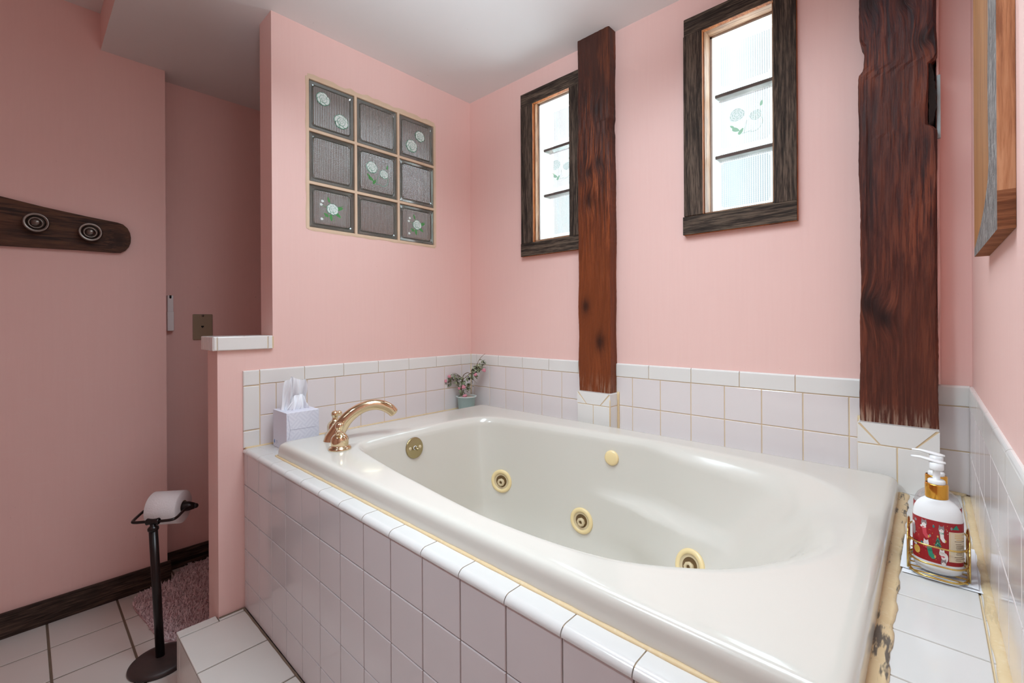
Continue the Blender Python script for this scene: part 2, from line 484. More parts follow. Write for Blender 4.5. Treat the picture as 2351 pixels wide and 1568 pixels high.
def tag(o, label=None, cat=None, group=None, kind=None):
    if label: o['label'] = label
    if cat: o['category'] = cat
    if group: o['group'] = group
    if kind: o['kind'] = kind
    return o
def thing(name, label, cat, loc, group=None):
    o = bpy.data.objects.new(name, None); col_.objects.link(o)
    o.empty_display_size = 0.05; o.location = loc
    return tag(o, label, cat, group)
def struct(name, label=None, loc=(0, 0, 0), parent_mb=None):
    o = bpy.data.objects.new(name, None); col_.objects.link(o); o.location = loc
    o['kind'] = 'structure'
    if label: o['label'] = label
    return o
def S(o, label=None):
    o['kind'] = 'structure'
    if label: o['label'] = label
    return o

# NOTE: wood materials use object coordinates, so timber keeps its origin at the world origin.
def at_origin(mb, name, mats, parent):
    """build a part whose object origin stays at the world origin (its procedural texture is laid out in room coordinates)"""
    bmesh.ops.recalc_face_normals(mb.bm, faces=mb.bm.faces[:])
    me = bpy.data.meshes.new(name); mb.bm.to_mesh(me); mb.bm.free()
    for m in (mats if isinstance(mats, (list, tuple)) else [mats]): me.materials.append(m)
    o = bpy.data.objects.new(name, me); col_.objects.link(o)
    if parent is not None:
        o.parent = parent
        org = Vector((0, 0, 0)); p = parent
        while p is not None: org += Vector(p.location); p = p.parent
        o.location = -org
    return o

# ------------------------------------------------------------------ room shell
def pieces(mb, fixed_axis, a0, a1, us, vs, holes):
    """slab between a0..a1 on fixed axis; us/vs break lists; holes = set of (i,j) cells left open"""
    for i in range(len(us) - 1):
        for j in range(len(vs) - 1):
            if (i, j) in holes: continue
            if fixed_axis == 'y': mb.box(us[i], us[i + 1], a0, a1, vs[j], vs[j + 1])
            else: mb.box(a0, a1, us[i], us[i + 1], vs[j], vs[j + 1])

W1 = dict(x0=0.437, x1=0.647, z0=1.462, z1=2.090, yg=0.048)
W2 = dict(x0=1.182, x1=1.394, z0=1.462, z1=2.090, yg=0.080)
mb = MB()
pieces(mb, 'y', 0.0, 0.135, [-0.975, W1['x0'], W1['x1'], W2['x0'], W2['x1'], XR + 0.1],
       [ZF, W1['z0'], W1['z1'], ZC2 + 0.1], {(1, 1), (3, 1)})
S(mb.build('wall_back', PINK), 'pink plaster wall with the two narrow windows')
mb = MB()   # partition between tub and toilet nook, with opening for the glass blocks, and its low half wall
GY0, GY1, GZ0, GZ1 = -0.8335, -0.2285, 1.4625, 2.042
pieces(mb, 'x', -0.115, 0.0, [-0.962, GY0, GY1, 0.0], [ZF, GZ0, GZ1, ZC], {(1, 1)})
mb.box(-0.115, 0.0, -1.135, -0.962, ZF, 1.010)
S(mb.build('wall_left', PINK), 'pink partition wall with glass block panel and low half wall')
mb = MB(); mb.box(XL - 0.10, XL, YR, -1.1385, ZF, ZC2 + 0.05); mb.box(XA - 0.1, XL - 0.10, YR, -1.1385, ZF, ZC2 + 0.05)
S(mb.build('wall_far_left', PINK), 'pink wall that carries the peg rail')
mb = MB(); mb.box(XA - 0.1, XA, -1.1385, 0.0, ZF, ZC + 0.05)
S(mb.build('wall_alcove', PINK), 'shaded pink wall set back beyond the corner')
mb = MB(); mb.box(XR, XR + 0.1, YR, 0.0, ZF, ZC2 + 0.05)
S(mb.build('wall_right', PINK), 'pink wall on the right')
mb = MB(); mb.box(XA - 0.1, XR + 0.1, YR - 0.1, YR, ZF, ZC2 + 0.05)
S(mb.build('wall_rear', PINK), 'pink wall behind the viewer')
YS = -1.352
mb = MB()
mb.box(XA - 0.1, XR + 0.1, YS, 0.135, ZC, ZC2 + 0.1, 0, mats={'-y': 1})
mb.box(XA - 0.1, XR + 0.1, YR - 0.1, YS, ZC2, ZC2 + 0.1)
S(mb.build('ceiling', [CEIL, PINK]), 'white ceiling, lower over the tub')

# floor: square tiles with brown grout
mb = MB()
mb.box(XA - 0.1, XR + 0.1, YR - 0.1, 0.1, ZF - 0.1, ZF - 0.003, 1)
px, py = 0.2115, 0.204
xs = [-0.3445 + k * px for k in range(-3, 11)]
ys = [-1.3115 + k * py for k in range(-10, 7)]
g = 0.0035
for i in range(len(xs) - 1):
    for j in range(len(ys) - 1):
        mb.tile((xs[i] + g, ys[j] + g, ZF - 0.004), (1, 0, 0), (0, 1, 0), (0, 0, 1), px - 2 * g, py - 2 * g, 0.004, 0.0016, 0)
S(mb.build('floor', [TILE_F, GROUT_F]), 'square white floor tiles with brown grout')

# baseboards
def board(name, x0, x1, y0, y1, z0, z1, lab):
    m = MB(); m.box(x0, x1, y0, y1, z0, z1, 0, 0.003)
    return S(m.build(name, BASEB), lab)
board('baseboard_left', XL, XL + 0.020, YR, -1.128, ZF, 0.040, 'dark wooden baseboard under the peg rail')
board('baseboard_alcove', XA, XA + 0.022, -1.1385, 0.0, ZF, 0.030, 'dark wooden baseboard of the alcove')

# ------------------------------------------------------------------ wall tile around the tub (trim)
ZB = 0.8843           # top of the tile field
ZT = 0.9360           # top of the bullnose course
GW = 0.0012           # half grout width
TT = 0.006
def field(mb, O, U, N, edges, zs, t=TT, mat=0):
    for a, b in zip(edges[:-1], edges[1:]):
        for c, d in zip(zs[:-1], zs[1:]):
            mb.tile(Vector(O) + Vector(U) * (a + GW) + Vector((0, 0, c + GW)), U, (0, 0, 1), N, b - a - 2 * GW, d - c - 2 * GW, t, 0.0016, mat)
def bull(mb, O, U, N, edges, z0, z1, t=TT + 0.001, mat=0):
    """row of trim tiles with a rounded top edge"""
    O, U, N = Vector(O), Vector(U), Vector(N); Zv = Vector((0, 0, 1)); r = 0.006
    for a, b in zip(edges[:-1], edges[1:]):
        prof = [(z0 + GW, 0), (z0 + GW, t - 0.0015), (z0 + GW + 0.0015, t)]
        for k in range(6):
            an = k / 5 * pi / 2
            prof.append((z1 - r + r * sin(an), t - (r * (1 - cos(an)))))
        prof.append((z1, 0))
        L = [O + U * (a + GW) + Zv * z + N * d for z, d in prof]
        R = [O + U * (b - GW) + Zv * z + N * d for z, d in prof]
        vr = mb.rings([L, R], mat, False, True, True, closed=True)
rows = [ZD, ZB - P, ZB]
def clipgrid(k0, lo, hi, pitch):
    e = [lo]
    x = k0
    while x > lo: x -= pitch
    while x < hi - 0.012:
        if x > lo + 0.012: e.append(x)
        x += pitch
    e.append(hi); return e
# back wall
mb = MB()
N = (0, -1, 0)
B1 = (0.703, 0.8575); B2 = (1.6035, 1.764)
for lo, hi in ((0.004, B1[0]), (B1[1] - 0.012, B2[0]), (B2[1] - 0.008, XR - 0.004)):
    mb.box(lo, hi, -0.0042, 0.0, ZD, ZT - 0.007, 2)
    field(mb, (0, 0, 0), (1, 0, 0), N, clipgrid(0.9143, lo, hi, P) if hi < 1.7 else [lo, hi], rows, mat=1)
    bull(mb, (0, 0, 0), (1, 0, 0), N, clipgrid(0.981, lo, hi, 0.1555) if hi < 1.7 else [lo, hi], ZB, ZT, mat=0)
mb.sweep([(0.004, -0.004, ZD), (0.004, -0.004, ZT)], 0.005, 8, 2)
S(mb.build('trim_1', [TILE_W, TILE_M, GROUT]), 'two courses of pale mauve tile with white bullnose on the back wall')
# partition wall
mb = MB()
N = (1, 0, 0); U = (0, 1, 0)
mb.box(0, 0.0042, -1.058, -0.004, ZD, ZB + 0.045, 2)
field(mb, (0, 0, 0), U, N, clipgrid(-0.9531, -1.0073, -0.008, P), rows, mat=1)
bull(mb, (0, 0, 0), U, N, clipgrid(-0.8516, -1.0073, -0.008, 0.1555), ZB, ZT, mat=0)
for z0, z1 in ((ZD, 0.7266), (0.7266, 0.8815), (0.8815, ZT)):
    mb.tile((0, -1.060, z0 + GW), U, (0, 0, 1), N, 0.0527 - GW, z1 - z0 - 2 * GW, TT + 0.001, 0.0035, 0)
S(mb.build('trim_2', [TILE_W, TILE_M, GROUT]), 'two courses of pale mauve tile with white bullnose on the partition')
# right wall
mb = MB()
N = (-1, 0, 0)
mb.box(XR - 0.0042, XR, -1.35, -0.008, ZD, ZT - 0.007, 2)
field(mb, (XR, 0, 0), U, N, clipgrid(-0.195, -1.35, -0.008, P), rows, mat=1)
bull(mb, (XR, 0, 0), U, N, clipgrid(-0.5764, -1.35, -0.008, 0.1555), ZB, ZT, mat=0)
S(mb.build('trim_3', [TILE_W, TILE_M, GROUT]), 'tile courses along the right wall')

# tiled plinths under the two posts
def plinth(name, x0, x1, yf, z0, zm, z1, mid, lab):
    mb = MB()
    mb.box(x0 + 0.0014, x1 - 0.0014, yf + 0.0014, -0.001, z0, z1 - 0.004, 1)
    # lower course
    for a, b in ((x0, mid), (mid, x1)):
        mb.tile((a + GW, yf + 0.0045, z0), (1, 0, 0), (0, 0, 1), (0, -1, 0), b - a - 2 * GW, zm - z0 - GW, 0.0045, 0.0016, 0)
    # upper course: trapezoid between two mitred triangles
    w = x1 - x0; h = z1 - zm
    g2 = 0.0018
    def prism(pts):
        f = [mb.bm.verts.new((p[0], yf, p[1])) for p in pts]
        b = [mb.bm.verts.new((p[0], yf + 0.0045, p[1])) for p in pts]
        mb.bm.faces.new(f)
        for i in range(len(pts)):
            mb.bm.faces.new((f[i], f[(i + 1) % len(pts)], b[(i + 1) % len(pts)], b[i]))
    c = w * 0.29
    prism([(x0 + g2 * 2.2, z1), (x1 - g2 * 2.2, z1), (x1 - c - g2, zm + g2), (x0 + c + g2, zm + g2)])
    prism([(x0, z1 - g2 * 2), (x0 + c - g2 * 1.5, zm + g2), (x0, zm + g2)])
    prism([(x1, z1 - g2 * 2), (x1, zm + g2), (x1 - c + g2 * 1.5, zm + g2)])
    # sides and rounded top lip
    for xs_, nx in ((x1 - 0.0045, 1), (x0 + 0.0045, -1)):
        ya = yf + 0.004
        for a, b in ((z0, zm), (zm, z1)):
            mb.tile((xs_, ya, a + GW), (0, 1, 0), (0, 0, 1), (nx, 0, 0), -0.002 - ya, b - a - 2 * GW, 0.0045, 0.0016, 0)
    mb.box(x0 + 0.001, x1 - 0.001, yf + 0.0006, -0.001, z1 - 0.004, z1, 0, 0.0015)
    return S(mb.build(name, [TILE_W, GROUT]), lab)
plinth('trim_4', B1[0] + 0.001, B1[1] - 0.004, -0.066, ZD, 0.7735, 0.8225, 0.778, 'tiled plinth under the slimmer post')
plinth('trim_5', B2[0], B2[1] - 0.003, -0.088, ZD, 0.7790, 0.8335, 1.683, 'tiled plinth under the wide post')

# cap of the half wall
cap = MB()
cap.box(-0.128, 0.010, -1.1475, -0.962, 1.010, 1.0525, 1)
# front course facing the tub, end course facing the room, top course
cap.tile((0.0095, -1.1375, 1.0085), (0, 1, 0), (0, 0, 1), (1, 0, 0), 0.1545, 0.046, 0.004, 0.003, 0)
cap.tile((0.0095, -0.981, 1.0085), (0, 1, 0), (0, 0, 1), (1, 0, 0), 0.014, 0.046, 0.004, 0.003, 0)
cap.tile((0.0095, -1.1485, 1.0085), (0, 1, 0), (0, 0, 1), (1, 0, 0), 0.0095, 0.046, 0.004, 0.003, 0)
for a, b in ((-0.130, -0.098), (-0.096, -0.062), (-0.060, -0.026), (-0.024, 0.0105)):
    cap.tile((a, -1.1475, 1.0085), (1, 0, 0), (0, 0, 1), (0, -1, 0), b - a, 0.046, 0.004, 0.0026, 0)
for a, b in ((-0.130, -0.062), (-0.060, 0.0115)):
    for c, d in ((-1.1495, -1.058), (-1.056, -0.966)):
        cap.tile((a, c, 1.0515), (1, 0, 0), (0, 1, 0), (0, 0, 1), b - a, d - c, 0.004, 0.003, 0)
S(cap.build('trim_6', [TILE_W, GROUT]), 'white bullnose tile cap on the half wall')

# ------------------------------------------------------------------ windows
def rose(mb, c, U, V, N, r, mats, seed, simple=False):
    """a layered rose printed on film: outline ring under each petal. mats: white, line, leaf indices"""
    rnd = random.Random(seed)
    c, U, V, N = map(Vector, (c, U, V, N))
    lay = [0.00010]
    def blob(cx, cy, rx, ry, ang, mi, lumps=0.0, n=14):
        z = lay[0]; lay[0] += 0.00005
        pts = []
        for k in range(n):
            a = 2 * pi * k / n
            q = 1 + lumps * sin(a * 3 + seed)
            x = rx * q * cos(a); y = ry * q * sin(a)
            pts.append(c + U * (cx + x * cos(ang) - y * sin(ang)) + V * (cy + x * sin(ang) + y * cos(ang)) + N * z)
        mb.face(pts, mi)
    def petal(cx, cy, rx, ry, ang):
        blob(cx, cy, rx * 1.10, ry * 1.14, ang, mats[1])
        blob(cx + rx * 0.04, cy + ry * 0.06, rx * 0.96, ry * 0.92, ang, mats[0])
    if simple:
        blob(0, 0, 0.95 * r, 0.85 * r, 0.2, mats[0], 0.10, 20)
        for q_, n_ in ((0.88, 9), (0.6, 7), (0.33, 5)):
            for k in range(n_):
                a = 2 * pi * k / n_ + q_ * 9
                b2 = a + 2 * pi / n_ * 0.7
                lay[0] += 0.00002
                line_(mb, c + N * lay[0], U, V, N, (q_ * r * cos(a), 0.9 * q_ * r * sin(a)), (q_ * r * 0.93 * cos(b2), 0.85 * q_ * r * sin(b2)), r * 0.035, mats[1])
        return
    for k in range(7):
        a = 2 * pi * k / 7 + rnd.random() * 0.6
        petal(0.62 * r * cos(a), 0.55 * r * sin(a), 0.48 * r, 0.36 * r, a + pi / 2)
    for k in range(5):
        a = 2 * pi * k / 5 + rnd.random()
        petal(0.30 * r * cos(a), 0.28 * r * sin(a), 0.36 * r, 0.26 * r, a + pi / 2)
    for k in range(3):
        a = 2 * pi * k / 3 + rnd.random()
        petal(0.12 * r * cos(a), 0.12 * r * sin(a), 0.20 * r, 0.13 * r, a + pi / 2)
def leaf_(mb, c, U, V, N, x, y, l, w, ang, mi, z=0.00006):
    c, U, V, N = map(Vector, (c, U, V, N)); pts = []
    for k in range(12):
        a = 2 * pi * k / 12
        px_ = l * cos(a); py_ = w * sin(a) * (1 - 0.35 * cos(a))
        pts.append(c + U * (x + px_ * cos(ang) - py_ * sin(ang)) + V * (y + px_ * sin(ang) + py_ * cos(ang)) + N * z)
    mb.face(pts, mi)
def line_(mb, c, U, V, N, p, q, w, mi, z=0.00003):
    c, U, V, N = map(Vector, (c, U, V, N))
    d = (Vector(q) - Vector(p)).normalized(); nx, ny = -d.y * w, d.x * w
    pts = [(p[0] + nx, p[1] + ny), (p[0] - nx, p[1] - ny), (q[0] - nx, q[1] - ny), (q[0] + nx, q[1] + ny)]
    mb.face([c + U * a + V * b + N * z for a, b in pts], mi)
def film(mb, c, U, V, N, hw, hh, mi):
    c, U, V, N = map(Vector, (c, U, V, N))
    mb.face([c + U * a + V * b + N * 0.000005 for a, b in ((-hw, -hh), (hw, -hh), (hw, hh), (-hw, hh))], mi)
def spray_two(mb, c, U, V, N, s, seed, simple=False):
    """two roses on a curling stem with three leaves"""
    film(mb, c, U, V, N, 0.058 * s, 0.062 * s, 3)
    prev = None
    for k in range(9):
        a = -1.9 + k * 0.32
        p = (0.024 * s + 0.030 * s * cos(a), -0.022 * s + 0.030 * s * sin(a))
        if prev: line_(mb, c, U, V, N, prev, p, 0.0008 * s, 1)
        prev = p
    line_(mb, c, U, V, N, (-0.012 * s, -0.05 * s), (0.018 * s, -0.046 * s), 0.0008 * s, 1)
    line_(mb, c, U, V, N, (-0.006 * s, -0.048 * s), (0.004 * s, -0.005 * s), 0.0008 * s, 1)
    for x, y, l, w, a in ((-0.033, -0.030, 0.014, 0.007, -0.5), (-0.016, -0.040, 0.013, 0.006, 0.9), (0.050, 0.040, 0.010, 0.004, 1.4), (-0.046, -0.016, 0.009, 0.004, 2.4)):
        leaf_(mb, c, U, V, N, x * s, y * s, l * s, w * s, a, 2)
    c = Vector(c); U = Vector(U); V = Vector(V)
    rose(mb, c + U * (-0.029 * s) + V * (0.022 * s), U, V, N, 0.027 * s, (0, 1), seed, simple)
    rose(mb, c + U * (0.032 * s) + V * (0.004 * s), U, V, N, 0.021 * s, (0, 1), seed + 3, simple)
def spray_one(mb, c, U, V, N, s, seed):
    film(mb, c, U, V, N, 0.055 * s, 0.058 * s, 3)
    for x, y, l, w, a in ((0.030, 0.008, 0.015, 0.007, 0.3), (0.024, -0.020, 0.013, 0.006, -0.6), (-0.006, -0.034, 0.013, 0.006, -1.4), (-0.026, -0.026, 0.011, 0.005, 2.5), (-0.016, 0.036, 0.011, 0.004, 1.9)):
        leaf_(mb, c, U, V, N, x * s, y * s, l * s, w * s, a, 2)
    for p, q in (((0, 0), (-0.018, 0.044)), ((0, 0), (0.046, 0.022)), ((0, 0), (-0.038, -0.040)), ((0, -0.01), (0.008, -0.046)), ((0, 0), (-0.045, 0.01))):
        line_(mb, c, U, V, N, (p[0] * s, p[1] * s), (q[0] * s, q[1] * s), 0.0007 * s, 2)
    for x, y in ((-0.045, 0.012), (-0.040, 0.026), (-0.043, -0.044)):
        leaf_(mb, c, U, V, N, x * s, y * s, 0.006 * s, 0.005 * s, 0, 0)
    rose(mb, c, U, V, N, 0.024 * s, (0, 1), seed)

def glass_block(parent, O, U, V, N, w, h, depth, mats, name='glass_block'):
    """pressed glass block: outer rim, sunk groove and slightly proud ribbed face with round corners"""
    mb = MB(); O, U, V, N = map(Vector, (O, U, V, N))
    def rr(off, d, rc, n=5):
        pts = []
        for cx, cy, a0 in ((w - off - rc, off + rc, -pi / 2), (w - off - rc, h - off - rc, 0), (off + rc, h - off - rc, pi / 2), (off + rc, off + rc, pi)):
            for k in range(n):
                a = a0 + k / (n - 1) * pi / 2
                pts.append(O + U * (cx + rc * cos(a)) + V * (cy + rc * sin(a)) + N * d)
        return pts
    prof = [(0.0, -depth, 0.004), (0.0, -0.004, 0.004), (0.003, 0.0, 0.005), (0.012, -0.001, 0.010), (0.015, -0.004, 0.012), (0.018, 0.000, 0.012), (0.0185, 0.0005, 0.012)]
    vr = mb.rings([rr(*p) for p in prof], 1, False)
    f = mb.bm.faces.new(vr[-1]); f.material_index = 0
    f = mb.bm.faces.new(vr[0][::-1]); f.material_index = 0
    return mb.build(name, mats, parent)

# --- glass block panel in the partition
wp = struct('window_1', 'nine-block glass panel in the partition wall', (0, (GY0 + GY1) / 2, GZ0))
mb = MB()
ycol = [GY0, -0.6355, -0.4305, GY1]
zrow = [GZ0, 1.6395, 1.8425, GZ1]
gw = 0.0055
for y in ycol:
    mb.box(-0.100, 0.0015, y - (gw if y not in (GY0, GY1) else 0.006), y + (gw if y not in (GY0, GY1) else 0.006), GZ0 - 0.002, GZ1 + 0.002, 0, 0.001)
for z in zrow:
    mb.box(-0.100, 0.0013, GY0, GY1, z - gw, z + gw, 0, 0.001)
# irregular smear of putty around the opening on the wall face
rnd = random.Random(3)
def smear(p0, p1, outd, w):
    p0, p1, outd = Vector(p0), Vector(p1), Vector(outd); n = 24
    ins = [p0.lerp(p1, k / n) for k in range(n + 1)]
    outs = [p + outd * (w * (0.6 + 0.7 * rnd.random())) for p in ins]
    for k in range(n):
        mb.face([ins[k] + Vector((0.0012, 0, 0)), ins[k + 1] + Vector((0.0012, 0, 0)), outs[k + 1] + Vector((0.0006, 0, 0)), outs[k] + Vector((0.0006, 0, 0))], 0)
smear((0, GY0, GZ1), (0, GY1, GZ1), (0, 0, 1), 0.016)
smear((0, GY0, GZ0), (0, GY1, GZ0), (0, 0, -1), 0.008)
smear((0, GY0, GZ0), (0, GY0, GZ1), (0, -1, 0), 0.007)
smear((0, GY1, GZ0), (0, GY1, GZ1), (0, 1, 0), 0.005)
mb.build('mortar', PUTTY, wp)
U, V, N = (0, 1, 0), (0, 0, 1), (1, 0, 0)
for i in range(3):
    for j in range(3):
        y0, y1 = ycol[i] + 0.006, ycol[i + 1] - 0.006
        z0, z1 = zrow[j] + 0.006, zrow[j + 1] - 0.006
        b = glass_block(wp, (-0.004, y0, z0), U, V, N, y1 - y0, z1 - z0, 0.085, [GLASS_D, GLASS_DE])
        c = Vector((-0.0030, (y0 + y1) / 2, (z0 + z1) / 2))
        dm = [DEC_W, DEC_G, DEC_L, DEC_F]
        if (i, j) == (0, 2):
            for dy, dz, r, sd in ((-0.036, 0.036, 0.027, 1), (0.038, -0.030, 0.030, 2)):
                m = MB(); rose(m, c + Vector((0, dy, dz)), U, V, N, r, (0, 1), sd); m.build('rose_decal', dm, b, recalc=False)
        if (i, j) == (2, 2):
            for dy, dz, r, sd in ((0.018, 0.024, 0.026, 4), (-0.028, -0.032, 0.030, 5)):
                m = MB(); rose(m, c + Vector((0, dy, dz)), U, V, N, r, (0, 1), sd); m.build('rose_decal', dm, b, recalc=False)
        if (i, j) == (1, 1):
            m = MB(); spray_two(m, c, U, V, N, 0.95, 3); m.build('rose_decal', dm, b, recalc=False)
        if (i, j) in ((0, 0), (2, 0)):
            m = MB(); spray_one(m, c, U, V, N, 1.0, 6 + i); m.build('rose_decal', dm, b, recalc=False)

# --- the two narrow windows of the back wall
def narrow_window(name, lab, W, cas, zcut):
    x0, x1, z0, z1, yg = W['x0'], W['x1'], W['z0'], W['z1'], W['yg']
    wn = struct(name, lab, ((x0 + x1) / 2, 0, z0))
    # wooden lining of the opening
    m = MB()
    t = 0.004
    m.box(x0 - 0.001, x0 + t, -0.002, yg, z0, z1); m.box(x1 - t, x1 + 0.001, -0.002, yg, z0, z1)
    m.box(x0, x1, -0.002, yg, z1 - t, z1 + 0.001, 1); m.box(x0, x1, -0.002, yg, z0 - 0.001, z0 + t, 1)
    at_origin(m, 'window_lining', [REVEAL, REVEALH], wn)
    m = MB()
    fr = 0.0105
    m.box(x0, x0 + fr, yg - 0.026, yg + 0.05, z0, z1); m.box(x1 - fr, x1, yg - 0.026, yg + 0.05, z0, z1)
    m.box(x0, x1, yg - 0.026, yg + 0.05, z1 - fr, z1); m.box(x0, x1, yg - 0.026, yg + 0.05, z0, z0 + fr)
    m.build('mortar_frame', MORTAR, wn)
    m = MB()
    zs = [z0 + fr] + zcut + [z1 - fr]
    for z in zcut:
        m.box(x0 + fr, x1 - fr, yg + 0.002, yg + 0.05, z - 0.006, z + 0.006, 0, 0.002)
    m.build('mortar_joint', MORTAR_D, wn)
    for k in range(3):
        a, b = zs[k] + (0.006 if k else 0.001), zs[k + 1] - (0.006 if k < 2 else 0.001)
        bl = glass_block(wn, (x0 + fr + 0.001, yg, a), (1, 0, 0), (0, 0, 1), (0, -1, 0), x1 - x0 - 2 * fr - 0.002, b - a, 0.035,
                         [GLASS_LG if k == 0 else GLASS_L, GLASS_LE])
        if k == 1:
            m = MB(); spray_two(m, ((x0 + x1) / 2 + 0.004, yg - 0.0009, (a + b) / 2), (1, 0, 0), (0, 0, 1), (0, -1, 0), 0.95, 3, True)
            m.build('rose_decal', [DEL_W, DEL_G, DEL_L, DEL_F], bl, recalc=False)
    # rough barn-wood casing
    for (bx0, bx1, bz0, bz1, lev) in cas:
        m = MB()
        m.box(bx0, bx1, -0.019, 0.0, bz0, bz1, 0, 0.0015, 1, mats={'+x': 1, '-z': 1})
        o = at_origin(m, 'casing_board', [CABH if lev else CAB, CUT], wn)
    return wn
narrow_window('window_2', 'narrow glass block window half hidden by the slimmer post', W1,
              [(0.3655, 0.4365, 1.4565, 2.080, False), (0.636, 0.6965, 1.4565, 2.080, False),
               (0.3635, 0.697, 1.397, 1.4565, True), (0.3660, 0.697, 2.080, 2.139, True)], [1.675, 1.882])
narrow_window('window_3', 'narrow glass block window between the two posts', W2,
              [(1.1200, 1.1835, 1.460, 2.082, False), (1.3965, 1.4575, 1.455, 2.140, False),
               (1.1160, 1.4575, 1.396, 1.459, True), (1.1220, 1.3965, 2.079, 2.140, True)], [1.672, 1.8865])

# ------------------------------------------------------------------ timber posts
def post(name, lab, x0, x1, yf, z0, z1, mat, seed, notches, extra=None):
    rnd = random.Random(seed)
    t = thing(name, lab, 'post', ((x0 + x1) / 2, yf / 2, z0), 'old timber posts by the windows')
    m = MB()
    nz = 150; rr = []
    ph = [rnd.random() * 6 for _ in range(8)]
    nf = 12
    for i in range(nz + 1):
        z = z0 + (z1 - z0) * i / nz
        l = x0 + 0.0016 * sin(z * 9 + ph[0]) + 0.0009 * sin(z * 31 + ph[1]) + rnd.uniform(-0.0004, 0.0004)
        r = x1 + 0.0014 * sin(z * 8 + ph[2]) + 0.0009 * sin(z * 27 + ph[3]) + rnd.uniform(-0.0004, 0.0004)
        f = yf + 0.0012 * sin(z * 7 + ph[4])
        for (side, za, zb, d, dy) in notches:
            if za < z < zb:
                k = min(1.0, min(z - za, zb - z) / 0.012)
                if side == 'l': l += d * k
                else: r -= d * k
        ch = 0.004 + 0.0015 * sin(z * 23 + ph[5])
        ring = [(l, -0.0005, z), (l, f + ch, z)]
        for k in range(nf + 1):
            u = k / nf
            x = l + ch + (r - l - 2 * ch) * u
            ring.append((x, f + 0.0006 * sin(z * 40 + x * 300) + 0.0005 * sin(x * 800), z))
        ring += [(r, f + ch, z), (r, -0.0005, z)]
        rr.append(ring)
    m.rings(rr, 0, False, True, True)
    at_origin(m, 'timber', mat, t)
    return t
post('timber_post', 'slim reddish-brown timber post covering the right side of the first window', 0.7000, 0.8460, -0.050, 0.8225, ZC, POST1, 4, [('r', 1.83, 1.88, 0.004, 0)])
pw = post('timber_post', 'wide dark timber post with a notch, near the right wall', 1.6090, 1.7585, -0.072, 0.8335, ZC, POST2, 9,
          [('l', 1.745, 1.835, 0.010, 0), ('r', 1.565, 1.74, 0.016, 0)])
# dark fill inside the notch and the pale paint beside it
m = MB()
rnd = random.Random(2)
rr = []
for i in range(25):
    z = 1.572 + 0.16 * i / 24; w = 0.012 * sin(pi * min(1, max(0, i / 24)) ** 0.8) + 0.002
    rr.append([(1.7445 + rnd.uniform(-.001, .001), -0.066, z), (1.7445 + w + rnd.uniform(-.0012, .0012), -0.062, z), (1.757, -0.02, z), (1.7445, -0.02, z)])
m.rings(rr, 0, False, True, True)
m.build('notch_fill', plain('notch_dark', rgb(34, 24, 20), 0.9), pw)
m = MB()
rr = []
for i in range(25):
    z = 0.94 + 1.28 * i / 24
    rr.append([(1.7588, -0.044 + 0.002 * sin(z * 30), z), (1.7632 + 0.0008 * sin(z * 17), -0.042, z), (1.7640, -0.002, z), (1.7588, -0.002, z)])
m.rings(rr, 0, False, True, True)
m.build('filler_strip', PINK, pw)
m = MB()
m.box(1.7594, 1.7660, -0.050, -0.040, 1.545, 1.70, 0, 0.001)
m.build('paint_strip', plain('pale_blue_paint', rgb(172, 188, 190), 0.6), pw)

# ------------------------------------------------------------------ peg rail
pr = thing('peg_rail', 'rough brown wooden peg rail with tapered rounded end on the left wall', 'coat rack', (XL, -1.45, 1.46))
m = MB()
ol = [(-1.78, 1.598), (-1.6288, 1.5683), (-1.5185, 1.5488), (-1.3968, 1.5324), (-1.3038, 1.5225), (-1.286, 1.517), (-1.272, 1.503), (-1.2640, 1.485), (-1.2610, 1.465),
      (-1.2620, 1.443), (-1.2680, 1.424), (-1.2780, 1.409), (-1.2933, 1.3988), (-1.315, 1.3965), (-1.4227, 1.3955), (-1.6294, 1.3887), (-1.78, 1.384)]
F = [m.bm.verts.new((XL + 0.020, y, z)) for y, z in ol]
F2 = [m.bm.verts.new((XL + 0.018, y + (0.0015 if -1.3 < y else 0), z)) for y, z in ol]
B = [m.bm.verts.new((XL + 0.0005, y, z)) for y, z in ol]
m.bm.faces.new(F)
for i in range(len(ol)):
    j = (i + 1) % len(ol)
    m.bm.faces.new((F[i], F[j], B[j], B[i]))
at_origin(m, 'rail_board', PEGW, pr)
for y, z in ((-1.539, 1.482), (-1.389, 1.467)):
    m = MB()
    prof = [(0.010, 0.0), (0.010, 0.012), (0.013, 0.015), (0.030, 0.017), (0.0345, 0.020), (0.0365, 0.025), (0.0365, 0.029), (0.0335, 0.0315), (0.031, 0.0300),
            (0.0285, 0.0310), (0.0265, 0.0285), (0.0225, 0.0225), (0.0180, 0.0205), (0.0155, 0.0220), (0.0148, 0.0270), (0.0135, 0.0320), (0.0105, 0.0352), (0.006, 0.0368), (0.0, 0.0373)]
    m.lathe([(r, h + 0.0) for r, h in prof], (XL + 0.0195, y, z), (1, 0, 0), 40)
    m.build('round_knob', PEWTER, pr)
m = MB(); m.lathe([(0.0028, 0), (0.0028, 0.0012), (0.0, 0.0016)], (XL + 0.0195, -1.352, 1.478), (1, 0, 0), 12)
m.build('screw', PEWTER, pr)

